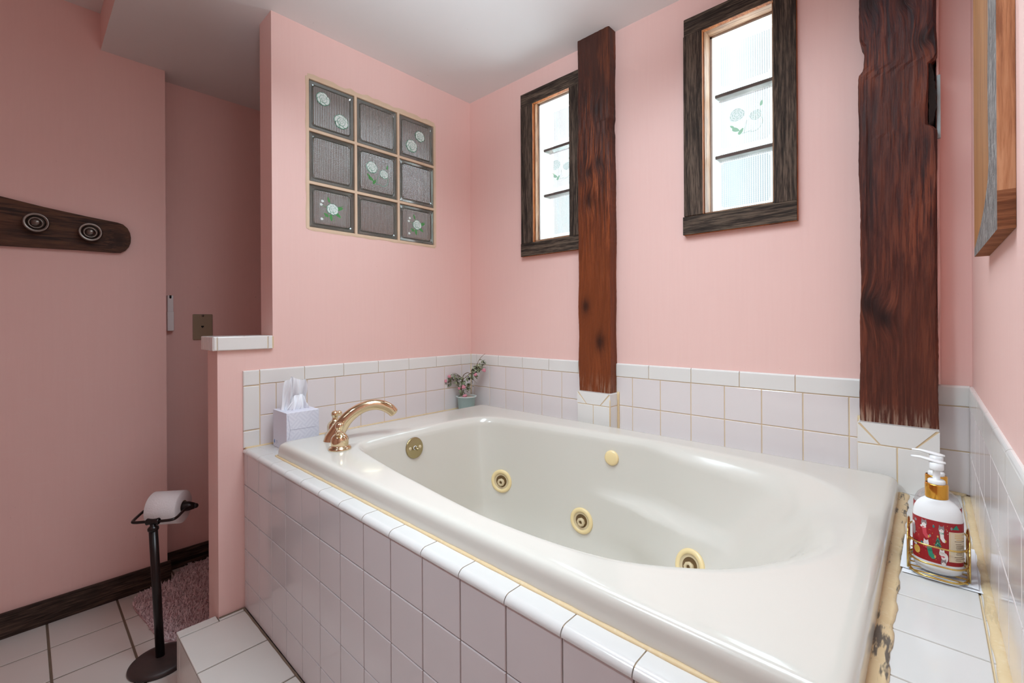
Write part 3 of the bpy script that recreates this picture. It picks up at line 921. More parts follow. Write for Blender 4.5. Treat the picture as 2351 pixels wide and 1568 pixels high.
# ------------------------------------------------------------------ telephone jack plate
pj = thing('phone_jack_plate', 'olive beige telephone jack plate on the alcove wall above the half wall', 'wall plate', (XA, -0.975, 1.082))
m = MB(); m.box(XA, XA + 0.006, -1.0165, -0.9345, 1.020, 1.1445, 0, 0.0035, 3); m.build('plate', PHONE, pj)
m = MB(); m.box(XA + 0.005, XA + 0.0072, -0.986, -0.969, 1.0735, 1.0935, 0, 0.0008); m.build('jack', PHONE, pj)
m = MB(); m.box(XA + 0.0065, XA + 0.0078, -0.983, -0.972, 1.082, 1.088, 0); m.box(XA + 0.0065, XA + 0.0078, -0.980, -0.975, 1.078, 1.083, 0)
m.build('jack_socket', BLACK_P, pj)
for z in (1.1365, 1.0335):
    m = MB(); m.lathe([(0.0052, 0), (0.0045, 0.003), (0.002, 0.0042), (0, 0.0044)], (XA + 0.0055, -0.9755, z), (1, 0, 0), 16); m.build('screw', PEWTER, pj)

# ------------------------------------------------------------------ wall dispenser behind the corner
ds = thing('air_freshener', 'narrow white plastic air freshener on the alcove wall beside the corner', 'air freshener', (XA, -1.112, 1.15))
m = MB(); m.box(XA, XA + 0.030, -1.1195, -1.0950, 1.066, 1.156, 0, 0.002); m.build('lower_body', WHITE_P, ds)
m = MB(); m.box(XA, XA + 0.028, -1.1185, -1.0965, 1.1555, 1.231, 0, 0.002); m.build('upper_body', WHITE_P, ds)
m = MB()
m.box(XA + 0.0275, XA + 0.0292, -1.1120, -1.1040, 1.220, 1.2312, 0); m.lathe([(0.0040, 0), (0.0040, 0.0012), (0, 0.0012)], (XA + 0.0280, -1.108, 1.220), (1, 0, 0), 16)
m.build('nozzle_slot', BLACK_P, ds)

# ------------------------------------------------------------------ wood slab on the right wall
sl = thing('wood_slab', 'rough wooden slab with a grey bark edge hung on the right wall', 'wood board', (XR, -0.6, 1.207))
m = MB()
xf, xn = 1.8022, 1.8046; yb, yn = -0.445, -0.773; zt = ZC - 0.03
seq = [(-0.700, zt)] + [(-0.700 + 0.006 * sin(z * 37) , z) for z in (2.0, 1.9, 1.8, 1.7, 1.6, 1.5, 1.42, 1.36, 1.31)] + [(-0.69, 1.285), (-0.64, 1.262), (-0.57, 1.243), (-0.47, 1.226), (yb, 1.2225)]
# front face as strips from far edge to seam
for (ya, za), (yb2, zb2) in zip(seq[:-1], seq[1:]):
    m.face([(xf, yb, za), (xf, ya, za), (xf, yb2, zb2), (xf, yb, zb2)], 0)
    m.face([(xf, ya, za), (xn, yn, za), (xn, yn, zb2), (xf, yb2, zb2)], 1)
m.face([(xf, yb, 1.2225), (xn, yn, 1.2225), (xn, yn, 1.209), (xf, yb, 1.209)], 1)
m.face([(xn, yn, zt), (XR - 0.0003, yn, zt), (XR - 0.0003, yn, 1.256), (xn, yn, 1.256)], 2)
m.face([(xn, yn, 1.256), (XR - 0.0003, yn, 1.256), (XR - 0.0003, yn, 1.209), (xn, yn, 1.209)], 3)
m.face([(xf, yb, 1.209), (xn, yn, 1.209), (XR - 0.0003, yn, 1.209), (XR - 0.0003, yb, 1.209)], 3)
m.face([(xf, yb, zt), (xf, yb, 1.209), (XR - 0.0003, yb, 1.209), (XR - 0.0003, yb, zt)], 2)
m.face([(xf, yb, zt), (xn, yn, zt), (XR - 0.0003, yn, zt), (XR - 0.0003, yb, zt)], 3)
at_origin(m, 'slab', [SLABF, BARK, SLABS, SLABE], sl)

# ------------------------------------------------------------------ tiled tub surround
TX0, TX1, TY0, TY1 = 0.1845, 1.6865, -1.0165, -0.0975    # outline of the tub rim
su = thing('tub_surround', 'tiled tub surround with pale mauve front and white top', 'tub surround', (0.9, -0.53, ZF))
m = MB()
a0 = 0.0325
XE = XR - 0.001
m.box(0.0, XE, YA + 0.0042, YA + 0.03, 0.118, 0.653, 1)
ex = [0.0012] + [a0 + k * P for k in range(0, 17)]
ex = [e for e in ex if e < XE - 0.01] + [XE]
ez = [0.653 - k * P for k in range(0, 5)] + [0.1185]
for a, b in zip(ex[:-1], ex[1:]):
    for c, d in zip(ez[1:], ez[:-1]):
        m.tile((a + GW, YA + 0.005, c + GW), (1, 0, 0), (0, 0, 1), (0, -1, 0), b - a - 2 * GW, d - c - 2 * GW, 0.005, 0.0018, 0)
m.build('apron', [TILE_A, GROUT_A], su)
m = MB()
zt_ = ZD - 0.003
m.box(0.0, XE, YA + 0.004, TY0 + 0.006, 0.653, zt_, 1)
m.box(0.0, TX0 + 0.006, TY0, -0.0065, 0.63, zt_, 1)
m.box(TX1 - 0.006, XE, TY0, -0.0065, 0.63, zt_, 1)
m.box(TX0, TX1, TY1 - 0.006, -0.0065, 0.63, zt_, 1)
# bullnose along the front edge
for a, b in zip(ex[:-1], ex[1:]):
    prof = [(TY0 + 0.004, zt_ - 0.002), (TY0 + 0.004, ZD), (YA + 0.012, ZD)]
    for k in range(1, 15):
        an = k / 14 * pi / 2
        prof.append((YA + 0.010 - 0.0135 * sin(an), ZD - 0.012 * (1 - cos(an))))
    prof += [(YA - 0.0035, 0.6535), (YA + 0.006, 0.6535)]
    L = [(a + GW * .8, y, z) for y, z in prof]; R = [(b - GW * .8, y, z) for y, z in prof]
    vr = m.rings([L, R], 0, False, True, True)
# left, back and right shelves
def shelf(exs, eys):
    for a, b in zip(exs[:-1], exs[1:]):
        for c, d in zip(eys[:-1], eys[1:]):
            m.tile((a + GW, c + GW, zt_ - 0.001), (1, 0, 0), (0, 1, 0), (0, 0, 1), b - a - 2 * GW, d - c - 2 * GW, 0.004, 0.0014, 0)
eyl = clipgrid(-0.195, TY0 + 0.003, -0.0075, P)
shelf([0.0075, 0.076, TX0 + 0.004], eyl)
shelf([TX1 - 0.004, 1.8005, XR - 0.008], eyl)
shelf(clipgrid(0.9143, TX0, TX1, P), [TY1 - 0.004, -0.0075])
m.build('deck', [TILE_D, GROUT], su)
# yellowed sealant where shelf and wall meet
m = MB()
def bead(mm, pts, r, mat=0, seed=1, sq=1.0):
    rn = random.Random(seed); out = []
    for p, q in zip(pts[:-1], pts[1:]):
        p, q = Vector(p), Vector(q); n = max(2, int((q - p).length / 0.012))
        for k in range(n): out.append(p.lerp(q, k / n))
    out.append(Vector(pts[-1]))
    ph_ = rn.random() * 6
    mm.sweep(out, [r * (1 + 0.10 * sin(i * 0.9 + ph_) + 0.05 * rn.uniform(-1, 1)) for i in range(len(out))], 10, mat, squash=sq)
for pts_, r_, sd_ in (([(0.007, -1.055, ZD), (0.007, -0.008, ZD), (B1[0], -0.008, ZD)], 0.0042, 1),
                      ([(B1[0] + 0.001, -0.068, ZD + 0.004), (B1[1] - 0.004, -0.068, ZD + 0.004)], 0.0048, 2),
                      ([(B1[1] - 0.002, -0.008, ZD), (B1[1] - 0.002, -0.008, 0.826)], 0.0050, 5),
                      ([(B2[0] - 0.002, -0.008, ZD), (B2[0] - 0.002, -0.010, 0.836)], 0.0055, 6),
                      ([(B1[1] - 0.005, -0.0655, ZD), (B1[1] - 0.005, -0.0655, 0.80)], 0.0024, 7)):
    bead(m, pts_, r_, 0, sd_); m.build('wall_sealant', CAULK, su); m = MB()
m = MB()
bead(m, [(XR - 0.010, -0.02, ZD - 0.0008), (XR - 0.010, -1.05, ZD - 0.0008)], 0.0042, 0, 3, 1.9)
m.build('shelf_sealant', SPOT, su); m = MB()
bead(m, [(TX1 + 0.01, -0.0095, ZD), (XR - 0.012, -0.0095, ZD)], 0.0055, 0, 8)
m.build('shelf_sealant', SPOT, su)

# tiled step in front of the tub
st = thing('tiled_step', 'low white-tiled step against the tub front', 'step', (0.9, -1.15, ZF))
ZS = 0.118; SX0 = -0.0215; SY0 = -1.2465; SX1 = XR - 0.001
m = MB()
m.box(0.001, SX1 - 0.002, SY0 + 0.004, YA + 0.002, ZF, ZS - 0.004, 1)
m.box(SX0 + 0.004, 0.002, SY0 + 0.004, -1.1365, ZF, ZS - 0.004, 1)
g3 = 0.0028
xe = [SX0, 0.0185] + [0.0185 + 0.2115 * k for k in range(1, 9)]
xe = [x for x in xe if x < SX1 - 0.01] + [SX1]
for i, (a, b) in enumerate(zip(xe[:-1], xe[1:])):
    y1_ = -1.139 if i == 0 else YA - 0.004
    m.tile((a + (g3 if i else 0), SY0, ZS - 0.005), (1, 0, 0), (0, 1, 0), (0, 0, 1), b - a - (2 * g3 if i else g3), y1_ - SY0, 0.005, 0.002, 0)
m.tile((0.003, -1.1365, ZS - 0.005), (1, 0, 0), (0, 1, 0), (0, 0, 1), 0.0185 - 0.003 - g3, 0.0755, 0.005, 0.002, 0)
m.build('tread', [TILE_F, GROUT_F], st)
m = MB()
for a, b in zip(xe[:-1], xe[1:]):
    m.tile((a + g3 * .6, SY0 + 0.0045, ZF + 0.002), (1, 0, 0), (0, 0, 1), (0, -1, 0), b - a - g3 * 1.2, ZS - ZF - 0.010, 0.004, 0.0018, 0)
m.box(SX0 + 0.0005, SX1, SY0 + 0.0004, SY0 + 0.006, ZS - 0.0085, ZS - 0.0042, 1)
m.tile((SX0 + 0.0045, -1.139, ZF + 0.002), (0, -1, 0), (0, 0, 1), (-1, 0, 0), 0.104, ZS - ZF - 0.010, 0.004, 0.0018, 0)
m.build('riser', [TILE_F, GROUT_F], st)
m = MB(); bead(m, [(0.004, -1.134, ZS), (0.004, YA - 0.004, ZS), (SX1, YA - 0.002, ZS)], 0.0032, 0, 4); m.build('joint', GROUT_F, st)

# ------------------------------------------------------------------ bathtub
CX, CY = 0.92, -0.545
def cr_closed(pts, n=12):
    out = []; N_ = len(pts)
    for i in range(N_):
        p0, p1, p2, p3 = (Vector(pts[(i + k - 1) % N_]) for k in range(4))
        for k in range(n):
            t = k / n
            out.append(0.5 * ((2 * p1) + (-p0 + p2) * t + (2 * p0 - 5 * p1 + 4 * p2 - p3) * t * t + (-p0 + 3 * p1 - 3 * p2 + p3) * t ** 3))
    return out
def radial(poly):
    c = Vector((CX, CY)); pr_ = []
    P_ = [Vector((p[0], p[1])) - c for p in poly]
    def f(th):
        d = Vector((cos(th), sin(th))); best = None
        for i in range(len(P_)):
            a, b = P_[i], P_[(i + 1) % len(P_)]
            e = b - a; den = d.x * e.y - d.y * e.x
            if abs(den) < 1e-12: continue
            t = (a.x * e.y - a.y * e.x) / den; s = (a.x * d.y - a.y * d.x) / den
            if t > 0 and -1e-6 <= s <= 1 + 1e-6 and (best is None or t > best): best = t
        return best
    return f
OPEN = [(0.3696, -0.6676), (0.3755, -0.7657), (0.3941, -0.8363), (0.4501, -0.8716), (0.547, -0.8905), (0.6958, -0.9125), (0.8331, -0.9273), (0.9553, -0.9403), (1.074, -0.9501), (1.1907, -0.9501), (1.2835, -0.943), (1.3594, -0.9276), (1.4217, -0.9011), (1.5068, -0.8438), (1.5556, -0.7873), (1.5951, -0.7267), (1.6271, -0.6578), (1.6439, -0.594), (1.6493, -0.5204), (1.642, -0.4322), (1.6174, -0.3537), (1.5684, -0.287), (1.5046, -0.2409), (1.4065, -0.2124), (1.2869, -0.1987), (1.0632, -0.1948), (0.8768, -0.2085), (0.71, -0.2291), (0.5531, -0.2536), (0.455, -0.2752), (0.3981, -0.3125), (0.3765, -0.3831), (0.3686, -0.4714), (0.3667, -0.5695)]
r_open = radial(cr_closed(OPEN))
BOT = [(0.46, -0.545), (0.47, -0.70), (0.53, -0.79), (0.75, -0.825), (1.0, -0.835), (1.15, -0.80), (1.22, -0.70), (1.24, -0.545), (1.22, -0.39), (1.15, -0.30), (1.0, -0.268), (0.75, -0.275), (0.53, -0.30), (0.47, -0.39)]
r_bot = radial(cr_closed(BOT))
def rect_poly(off, rc):
    x0, x1, y0, y1 = TX0 + off, TX1 - off, TY0 + off, TY1 - off
    pts = []
    for cx, cy, a_ in ((x1 - rc, y0 + rc, -pi / 2), (x1 - rc, y1 - rc, 0), (x0 + rc, y1 - rc, pi / 2), (x0 + rc, y0 + rc, pi)):
        for k in range(9):
            a = a_ + k / 8 * pi / 2
            pts.append((cx + rc * cos(a), cy + rc * sin(a)))
    return pts
NT_ = 260
# angles bunched towards the four rim corners
cor = [math.atan2(y - CY, x - CX) for x, y in ((TX0, TY0), (TX1, TY0), (TX1, TY1), (TX0, TY1))]
ths = [2 * pi * k / NT_ - pi for k in range(NT_)]
for c in cor:
    ths += [c + d for d in (-0.03, -0.02, -0.012, -0.006, -0.003, 0.001, 0.004, 0.008, 0.014, 0.022, 0.032)]
ths = sorted(set(round(t, 5) for t in ths))
def ring_of(f, z): return [(CX + f(t) * cos(t), CY + f(t) * sin(t), z) for t in ths]
ZR = 0.7130
tub = thing('bathtub', 'white acrylic whirlpool bathtub with oval basin set in the tiled surround', 'bathtub', (CX, CY, ZD))
R = []
for off, z, rc in ((0.000, ZD - 0.004, 0.014), (0.000, 0.677, 0.014), (0.0015, 0.696, 0.015), (0.0035, 0.7032, 0.017), (0.0075, 0.7090, 0.020), (0.0125, 0.7119, 0.022), (0.018, ZR, 0.024), (0.028, ZR, 0.03)):
    f = radial(rect_poly(off, rc)); R.append(ring_of(f, z))
def sm(a, b, x):
    t = max(0.0, min(1.0, (x - a) / (b - a))); return t * t * (3 - 2 * t)
ro = [r_open(t) for t in ths]; rb = [r_bot(t) for t in ths]
fo = radial(rect_poly(0.028, 0.03)); rf_ = [fo(t) for t in ths]
def ringr(rs, zs):
    return [(CX + r * cos(t), CY + r * sin(t), z) for r, t, z in zip(rs, ths, zs)]
for k in (0.5, 0.85):
    R.append(ringr([a + (b + min(0.010, (a - b) * 0.6) - a) * k for a, b in zip(rf_, ro)], [ZR] * len(ths)))
R.append(ringr([b + min(0.010, (a - b) * 0.6) for a, b in zip(rf_, ro)], [ZR - 0.0001] * len(ths)))
# rolled lip, wider and shallower at the reclining end (right) where it becomes a sloping headrest band
rgt = [sm(0.35, 0.98, cos(t)) for t in ths]
lipw = [0.016 + 0.066 * w for w in rgt]; lipd = [0.020 + 0.030 * w for w in rgt]
for s_ in (0.0, 0.15, 0.35, 0.6, 0.85, 1.0):
    dz = [d * (s_ ** 1.6) for d in lipd]
    R.append(ringr([b - lw * s_ + min(0.004, (a - b) * 0.3) * (1 - s_) for a, b, lw in zip(rf_, ro, lipw)], [ZR - 0.0006 - q for q in dz]))
# basin wall with an arm ledge, down to the bottom
rs0 = [b - lw for b, lw in zip(ro, lipw)]; zs0 = [ZR - 0.0006 - d for d in lipd]
ZBOT = 0.285
steps = [0.03, 0.07, 0.12, 0.18, 0.25, 0.32, 0.38, 0.42, 0.445, 0.465, 0.485, 0.505, 0.53, 0.56, 0.61, 0.68, 0.76, 0.84, 0.90, 0.94, 0.97, 0.99, 1.0]
for s_ in steps:
    rs, zs = [], []
    for i, t in enumerate(ths):
        z = zs0[i] + (ZBOT - zs0[i]) * s_
        base = rb[i] + 0.055
        # side walls fall steeply, reclining end slopes evenly
        fr = s_ * (0.62 + 0.38 * rgt[i]) if s_ < 0.84 else (0.84 * (0.62 + 0.38 * rgt[i]) + (s_ - 0.84) / 0.16 * (1 - 0.84 * (0.62 + 0.38 * rgt[i])))
        r = rs0[i] + (rb[i] - rs0[i]) * fr
        # arm ledge: on both long sides near the reclining end
        x = CX + r * cos(t)
        lw = sm(0.84, 1.16, x) * (1 - sm(1.36, 1.46, x)) * sm(0.35, 0.6, abs(sin(t)))
        zl = 0.513
        r -= 0.046 * lw * sm(zl + 0.014, zl - 0.014, z) * (1 - sm(0.40, 0.30, z) * 0.5)
        rs.append(r); zs.append(z)
    R.append(ringr(rs, zs))
for k in (0.6, 0.25):
    R.append(ringr([q * k for q in rb], [ZBOT - 0.004] * len(ths)))
m = MB()
vr = m.rings(R, 0, True)
f = m.bm.faces.new(vr[-1]); f.smooth = True
shell = m.build('tub_shell', ACRYL, tub)
def bvh():
    from mathutils.bvhtree import BVHTree
    me = shell.data
    org = Vector(tub.location)
    return BVHTree.FromPolygons([v.co + org for v in me.vertices], [p.vertices[:] for p in me.polygons])
#TUBDONE
# sealant round the rim
m = MB()
bead(m, [(TX0 - 0.002, TY1 + 0.01, ZD + 0.0002), (TX0 - 0.002, TY0 - 0.001, ZD + 0.0002), (TX1 + 0.0, TY0 - 0.001, ZD + 0.0002)], 0.0042, 0, 11)
m.build('rim_sealant', CAULK, tub)
m = MB()
bead(m, [(TX1 + 0.006, TY0 - 0.001, ZD - 0.0006), (TX1 + 0.006, TY1 - 0.002, ZD - 0.0006)], 0.0058, 0, 12, 2.4)
tag(m.build('rim_sealant', CAULK_M, tub), 'mildewed sealant bead along the right rim')

# fittings on the basin wall: (point, outward normal)
JETS = [((0.4948, -0.2877, 0.4688), (0.327, -0.943, 0.056)), ((0.8452, -0.2464, 0.4012), (0.075, -0.995, 0.063)), ((1.2632, -0.345, 0.432), (-0.24, -0.90, 0.34))]
BUTTON = ((0.9512, -0.2213, 0.6368), (0.089, -0.993, 0.074))
OVER = ((0.3887, -0.6267, 0.6512), (0.993, 0.034, 0.116))
#FIT
for p, n in JETS:
    n = Vector(n).normalized(); p = Vector(p) + n * 0.0022
    m = MB()
    m.lathe([(0.0440, -0.002), (0.0445, 0.002), (0.0425, 0.0052), (0.037, 0.0064), (0.0325, 0.0055), (0.0305, 0.0035)], p, n, 40, 0)
    jet = m.build('whirlpool_jet', IVORY, tub, recalc=False)
    m = MB(); m.lathe([(0.0306, 0.0036), (0.0285, 0.001), (0.0225, 0.0012)], p, n, 40, 0); m.build('jet_cup', IVORY_D, jet, recalc=False)
    m = MB(); m.lathe([(0.0226, 0.0011), (0.0220, 0.0004), (0.0, 0.0004)], p, n, 40, 0); m.build('jet_cavity', CAVITY, jet, recalc=False)
    m = MB()
    q = p + Vector((0, 0, -0.004))
    prof = [(0.0148, 0.0008), (0.0152, 0.0075), (0.013, 0.010), (0.0085, 0.0108), (0.0066, 0.0098), (0.0060, 0.004)]
    m.lathe(prof, q, n, 8, 0)
    nz = m.build('jet_nozzle', IVORY_D, jet, recalc=False)
    m = MB(); m.lathe([(0.0061, 0.0050), (0.0, 0.0050)], q, n, 16, 0); m.build('nozzle_hole', CAVITY, jet, recalc=False)
p, n = map(Vector, BUTTON)
m = MB(); m.lathe([(0.0245, -0.003), (0.0250, 0.004), (0.0240, 0.0065), (0.020, 0.0085), (0.010, 0.0095), (0.0, 0.0097)], p, n, 40); m.build('air_button', IVORY, tub, recalc=False)
p, n = map(Vector, OVER); n.normalize()
m = MB(); m.lathe([(0.0365, -0.004), (0.0370, 0.0025), (0.0355, 0.0045), (0.0330, 0.0050), (0.0, 0.0060)], p, n, 48)
ov = m.build('overflow_plate', BRASS_D, tub, recalc=False)
X_ = Vector((0, 0, 1)).cross(n).normalized()
for s_ in (-1, 1):
    m = MB(); m.lathe([(0.0062, 0.0045), (0.0060, 0.0068), (0.0045, 0.0082), (0, 0.0086)], p + X_ * (0.021 * s_), n, 16); m.build('screw', IVORY_D, ov, recalc=False)
m = MB(); m.lathe([(0.0075, 0.0050), (0.0075, 0.0065), (0.0055, 0.0068)], p, n, 20); m.build('lever_bushing', WHITE_P, ov, recalc=False)
m = MB(); m.sweep([p + n * 0.004, p + n * 0.014 + Vector((0, 0, -0.002)), p + n * 0.026 + Vector((0, 0, -0.006))], [0.0042, 0.0046, 0.0052], 12); m.build('trip_lever', BRASS_D, ov)

# ------------------------------------------------------------------ brass faucet
fb = Vector((0.302, -0.879, ZR))
fa = thing('tub_faucet', 'polished brass arched faucet with two handles on the tub corner', 'faucet', fb)
d = Vector((0.394, 0.919, 0)).normalized()
path = [(-0.006, 0.0005), (0.006, 0.022), (0.021, 0.046), (0.037, 0.066), (0.056, 0.0825), (0.078, 0.0955), (0.100, 0.1035), (0.122, 0.1065), (0.144, 0.1045), (0.163, 0.0975), (0.180, 0.0865), (0.1915, 0.074)]
rad_ = [0.0300, 0.0265, 0.0235, 0.0212, 0.0195, 0.0182, 0.0175, 0.0172, 0.0172, 0.0172, 0.0170, 0.0160]
m = MB()
def cr_open(pts, n=5):
    pts = [Vector(p) for p in pts]; pts = [pts[0] * 2 - pts[1]] + pts + [pts[-1] * 2 - pts[-2]]
    out = []
    for i in range(1, len(pts) - 2):
        p0, p1, p2, p3 = pts[i - 1:i + 3]
        for k in range(n):
            t = k / n
            out.append(0.5 * ((2 * p1) + (-p0 + p2) * t + (2 * p0 - 5 * p1 + 4 * p2 - p3) * t * t + (-p0 + 3 * p1 - 3 * p2 + p3) * t ** 3))
    out.append(pts[-2]); return out
P3 = cr_open([(a, b, r) for (a, b), r in zip(path, rad_)], 5)
cen = [fb + d * p.x + Vector((0, 0, p.y)) for p in P3]
side = Vector((-d.y, d.x, 0))
rr = []
for i in range(len(cen)):
    T = (cen[min(i + 1, len(cen) - 1)] - cen[max(i - 1, 0)]).normalized()
    if i == 0: T = Vector((0.25 * d.x, 0.25 * d.y, 1)).normalized()
    A = side.cross(T).normalized()
    f_ = i / (len(cen) - 1)
    sq = 1.0 + 0.05 * f_
    r = P3[i].z
    rr.append([cen[i] + (side * (cos(2 * pi * k / 28) * 0.92) + A * (sin(2 * pi * k / 28) * sq)) * r for k in range(28)])
rr[0] = [Vector((p.x, p.y, ZR + 0.0003)) for p in rr[0]]
# rounded mouth
e = cen[-1]; T = (cen[-1] - cen[-2]).normalized()
rr.append([e + T * 0.0035 + (p - e) * 0.86 for p in rr[-1]])
rr.append([e + T * 0.0030 + (p - e) * 0.72 for p in rr[-2]])
m.rings(rr, 0, True, False, True)
m.build('spout', BRASS, fa)
hprof = [(0.0335, 0.0003), (0.0340, 0.004), (0.0315, 0.0075), (0.0275, 0.0095), (0.0255, 0.0115), (0.0258, 0.0145), (0.0262, 0.020), (0.0262, 0.028), (0.0245, 0.036), (0.0200, 0.0425),
         (0.0150, 0.0465), (0.0110, 0.0500), (0.0098, 0.0545), (0.0096, 0.060), (0.0110, 0.0625), (0.0128, 0.0665), (0.0132, 0.0715), (0.0118, 0.0765), (0.0080, 0.0805), (0.0, 0.0822)]
def handle(x, y, dirn):
    m = MB(); m.lathe(hprof, (x, y, ZR), (0, 0, 1), 36)
    h = m.build('faucet_handle', BRASS, fa)
    m = MB(); dv = Vector(dirn).normalized()
    o = Vector((x, y, ZR + 0.057))
    m.lathe([(0.0055, 0.0), (0.0055, 0.016), (0.0085, 0.019), (0.0098, 0.023), (0.0092, 0.028), (0.0060, 0.0315), (0.0056, 0.0300), (0.0034, 0.0315), (0.0, 0.0322)], o, dv, 24)
    m.build('handle_lever', BRASS, h)
handle(0.415, -0.917, (0.80, -0.55, -0.10))
handle(0.2260, -0.8400, (-0.35, 0.9, 0.55))

# ------------------------------------------------------------------ tissue box
tb = thing('tissue_box', 'pale lavender cube tissue box with a white tissue on the tub ledge', 'tissue box', (0.10, -0.925, ZD))
X0, X1, Y0, Y1, Z1 = 0.0402, 0.1595, -0.976, -0.866, 0.7965
m = MB(); m.box(X0, X1, Y0, Y1, ZD + 0.0005, Z1, 0, 0.0012, 1, mats={'-y': 1, '+z': 1})
carton = at_origin(m, 'carton', [BOXM, BOXS], tb)
m = MB()
def strip(p, q, w=0.0004, mi=0):
    line_(m, (X1 + 0.0003, 0, 0), (0, 1, 0), (0, 0, 1), (1, 0, 0), p, q, w, mi)
strip((Y0 + 0.004, Z1 - 0.008), (Y0 + 0.012, Z1 - 0.058)); strip((Y0 + 0.012, Z1 - 0.058), (Y1 - 0.012, Z1 - 0.060))
strip((Y0 + 0.012, Z1 - 0.058), (Y0 + 0.006, Z1 - 0.090))
m.build('carton_print', BOXL, tb, recalc=False); m = MB()
c0 = Vector((X0 + 0.013, Y0 - 0.0003, ZD + 0.020))
leaf_(m, c0, (1, 0, 0), (0, 0, 1), (0, -1, 0), 0, 0, 0.0065, 0.005, 1.57, 1)
leaf_(m, c0, (1, 0, 0), (0, 0, 1), (0, -1, 0), 0.001, -0.004, 0.004, 0.003, 1.2, 1, 0.0001)
for k, w_ in enumerate((0.012, 0.016, 0.009)):
    line_(m, c0, (1, 0, 0), (0, 0, 1), (0, -1, 0), (0.014, 0.004 - k * 0.0045), (0.014 + w_, 0.004 - k * 0.0045), 0.0007, 0)
m.build('carton_logo', [BOXL, BOXB], tb, recalc=False)
# tissue: a pinched sheet rising from the slot
m = MB()
def sheet(seed, xo, lean, wid, ht, amp):
    rn = random.Random(seed); ph = [rn.random() * 6 for _ in range(6)]
    nu, nv = 34, 26; g_ = []
    for j in range(nv + 1):
        v = j / nv; row = []
        for i in range(nu + 1):
            u = i / nu - 0.5
            w = wid * (1.12 - 0.36 * v + 0.08 * sin(v * 5 + ph[0]))
            fold = amp * (sin(u * 17 + ph[1] + v * 2.0) * (0.4 + 0.8 * v * (1 - v)) + 0.55 * sin(u * 37 + ph[2] - v * 3))
            top = 1 - 0.05 * sin(u * 7 + ph[3]) * v - 0.05 * abs(u) * 2 * v
            y = (Y0 + Y1) / 2 + u * w + lean * v + 0.006 * v * sin(u * 9 + ph[4])
            x = xo + fold + 0.012 * v * sin(ph[5] + v * 3)
            z = Z1 - 0.002 + ht * v * top
            row.append(m.bm.verts.new((x, y, z)))
        g_.append(row)
    for j in range(nv):
        for i in range(nu):
            f = m.bm.faces.new((g_[j][i], g_[j][i + 1], g_[j + 1][i + 1], g_[j + 1][i])); f.smooth = True
sheet(5, 0.088, -0.004, 0.084, 0.112, 0.009)
sheet(8, 0.112, 0.010, 0.066, 0.050, 0.009)
tag(m.build('tissue', PAPER, tb, recalc=False), 'white tissue pulled up through the slot')

# ------------------------------------------------------------------ small potted plant
pc = Vector((0.068, -0.094, ZD))
pl = thing('potted_plant', 'small faded artificial plant with pink flowers in a blue-green pot', 'plant', pc)
m = MB()
prof = [(0.0, 0.0004), (0.036, 0.0004), (0.0385, 0.004), (0.0435, 0.060), (0.0505, 0.0665), (0.0508, 0.0695), (0.0475, 0.0705), (0.0435, 0.066), (0.042, 0.050)]
m.lathe(prof, pc, (0, 0, 1), 36, 0, mats=[0, 0, 0, 0, 1, 1, 1, 0])
pot = m.build('pot', [POT, POTR], pl)
m = MB(); m.lathe([(0.0434, 0.060), (0.036, 0.0655), (0.020, 0.070), (0.0, 0.0715)], pc, (0, 0, 1), 28); m.build('gravel', SAND, pl)
# stems fan out along the diagonal of the corner
er = Vector((0.735, 0.678, 0)); eu = Vector((0, 0, 1)); ef = Vector((-0.678, 0.735, 0))
s0 = pc + Vector((0, 0, 0.068))
def PL(a, b, c=0.0): return s0 + er * a + eu * b + ef * c
stems = [[(-0.024, 0.0), (-0.026, 0.030, 0.004), (-0.022, 0.060), (-0.015, 0.082, -0.004), (0.010, 0.104, -0.004), (0.034, 0.122), (0.050, 0.146, 0.004), (0.060, 0.172), (0.078, 0.196), (0.094, 0.208)],
         [(-0.015, 0.082), (-0.016, 0.100, 0.006), (0.003, 0.114, 0.010), (0.022, 0.110, 0.008), (0.034, 0.122, 0.002)],
         [(-0.022, 0.070), (-0.040, 0.078, -0.008), (-0.066, 0.078, -0.012), (-0.098, 0.069, -0.014)],
         [(-0.020, 0.078), (-0.040, 0.094, 0.008), (-0.058, 0.100, 0.010), (-0.094, 0.092, 0.012)],
         [(-0.018, 0.085), (-0.045, 0.110, -0.006), (-0.068, 0.114, -0.008)],
         [(0.020, 0.112), (0.034, 0.086, -0.012), (0.052, 0.066, -0.016)],
         [(-0.024, 0.04), (0.002, 0.046, -0.014), (0.018, 0.060, -0.018)],
         [(0.052, 0.150), (0.066, 0.140, -0.01), (0.078, 0.126, -0.012)]]
m = MB()
for k, s_ in enumerate(stems):
    pts = cr_open([PL(*q) for q in s_], 4)
    m.sweep(pts, [(0.0022 if k < 2 else 0.0012) * (1 - 0.6 * i / len(pts)) for i in range(len(pts))], 6)
m.build('stem', STEM, pl)
m = MB()
rn = random.Random(12)
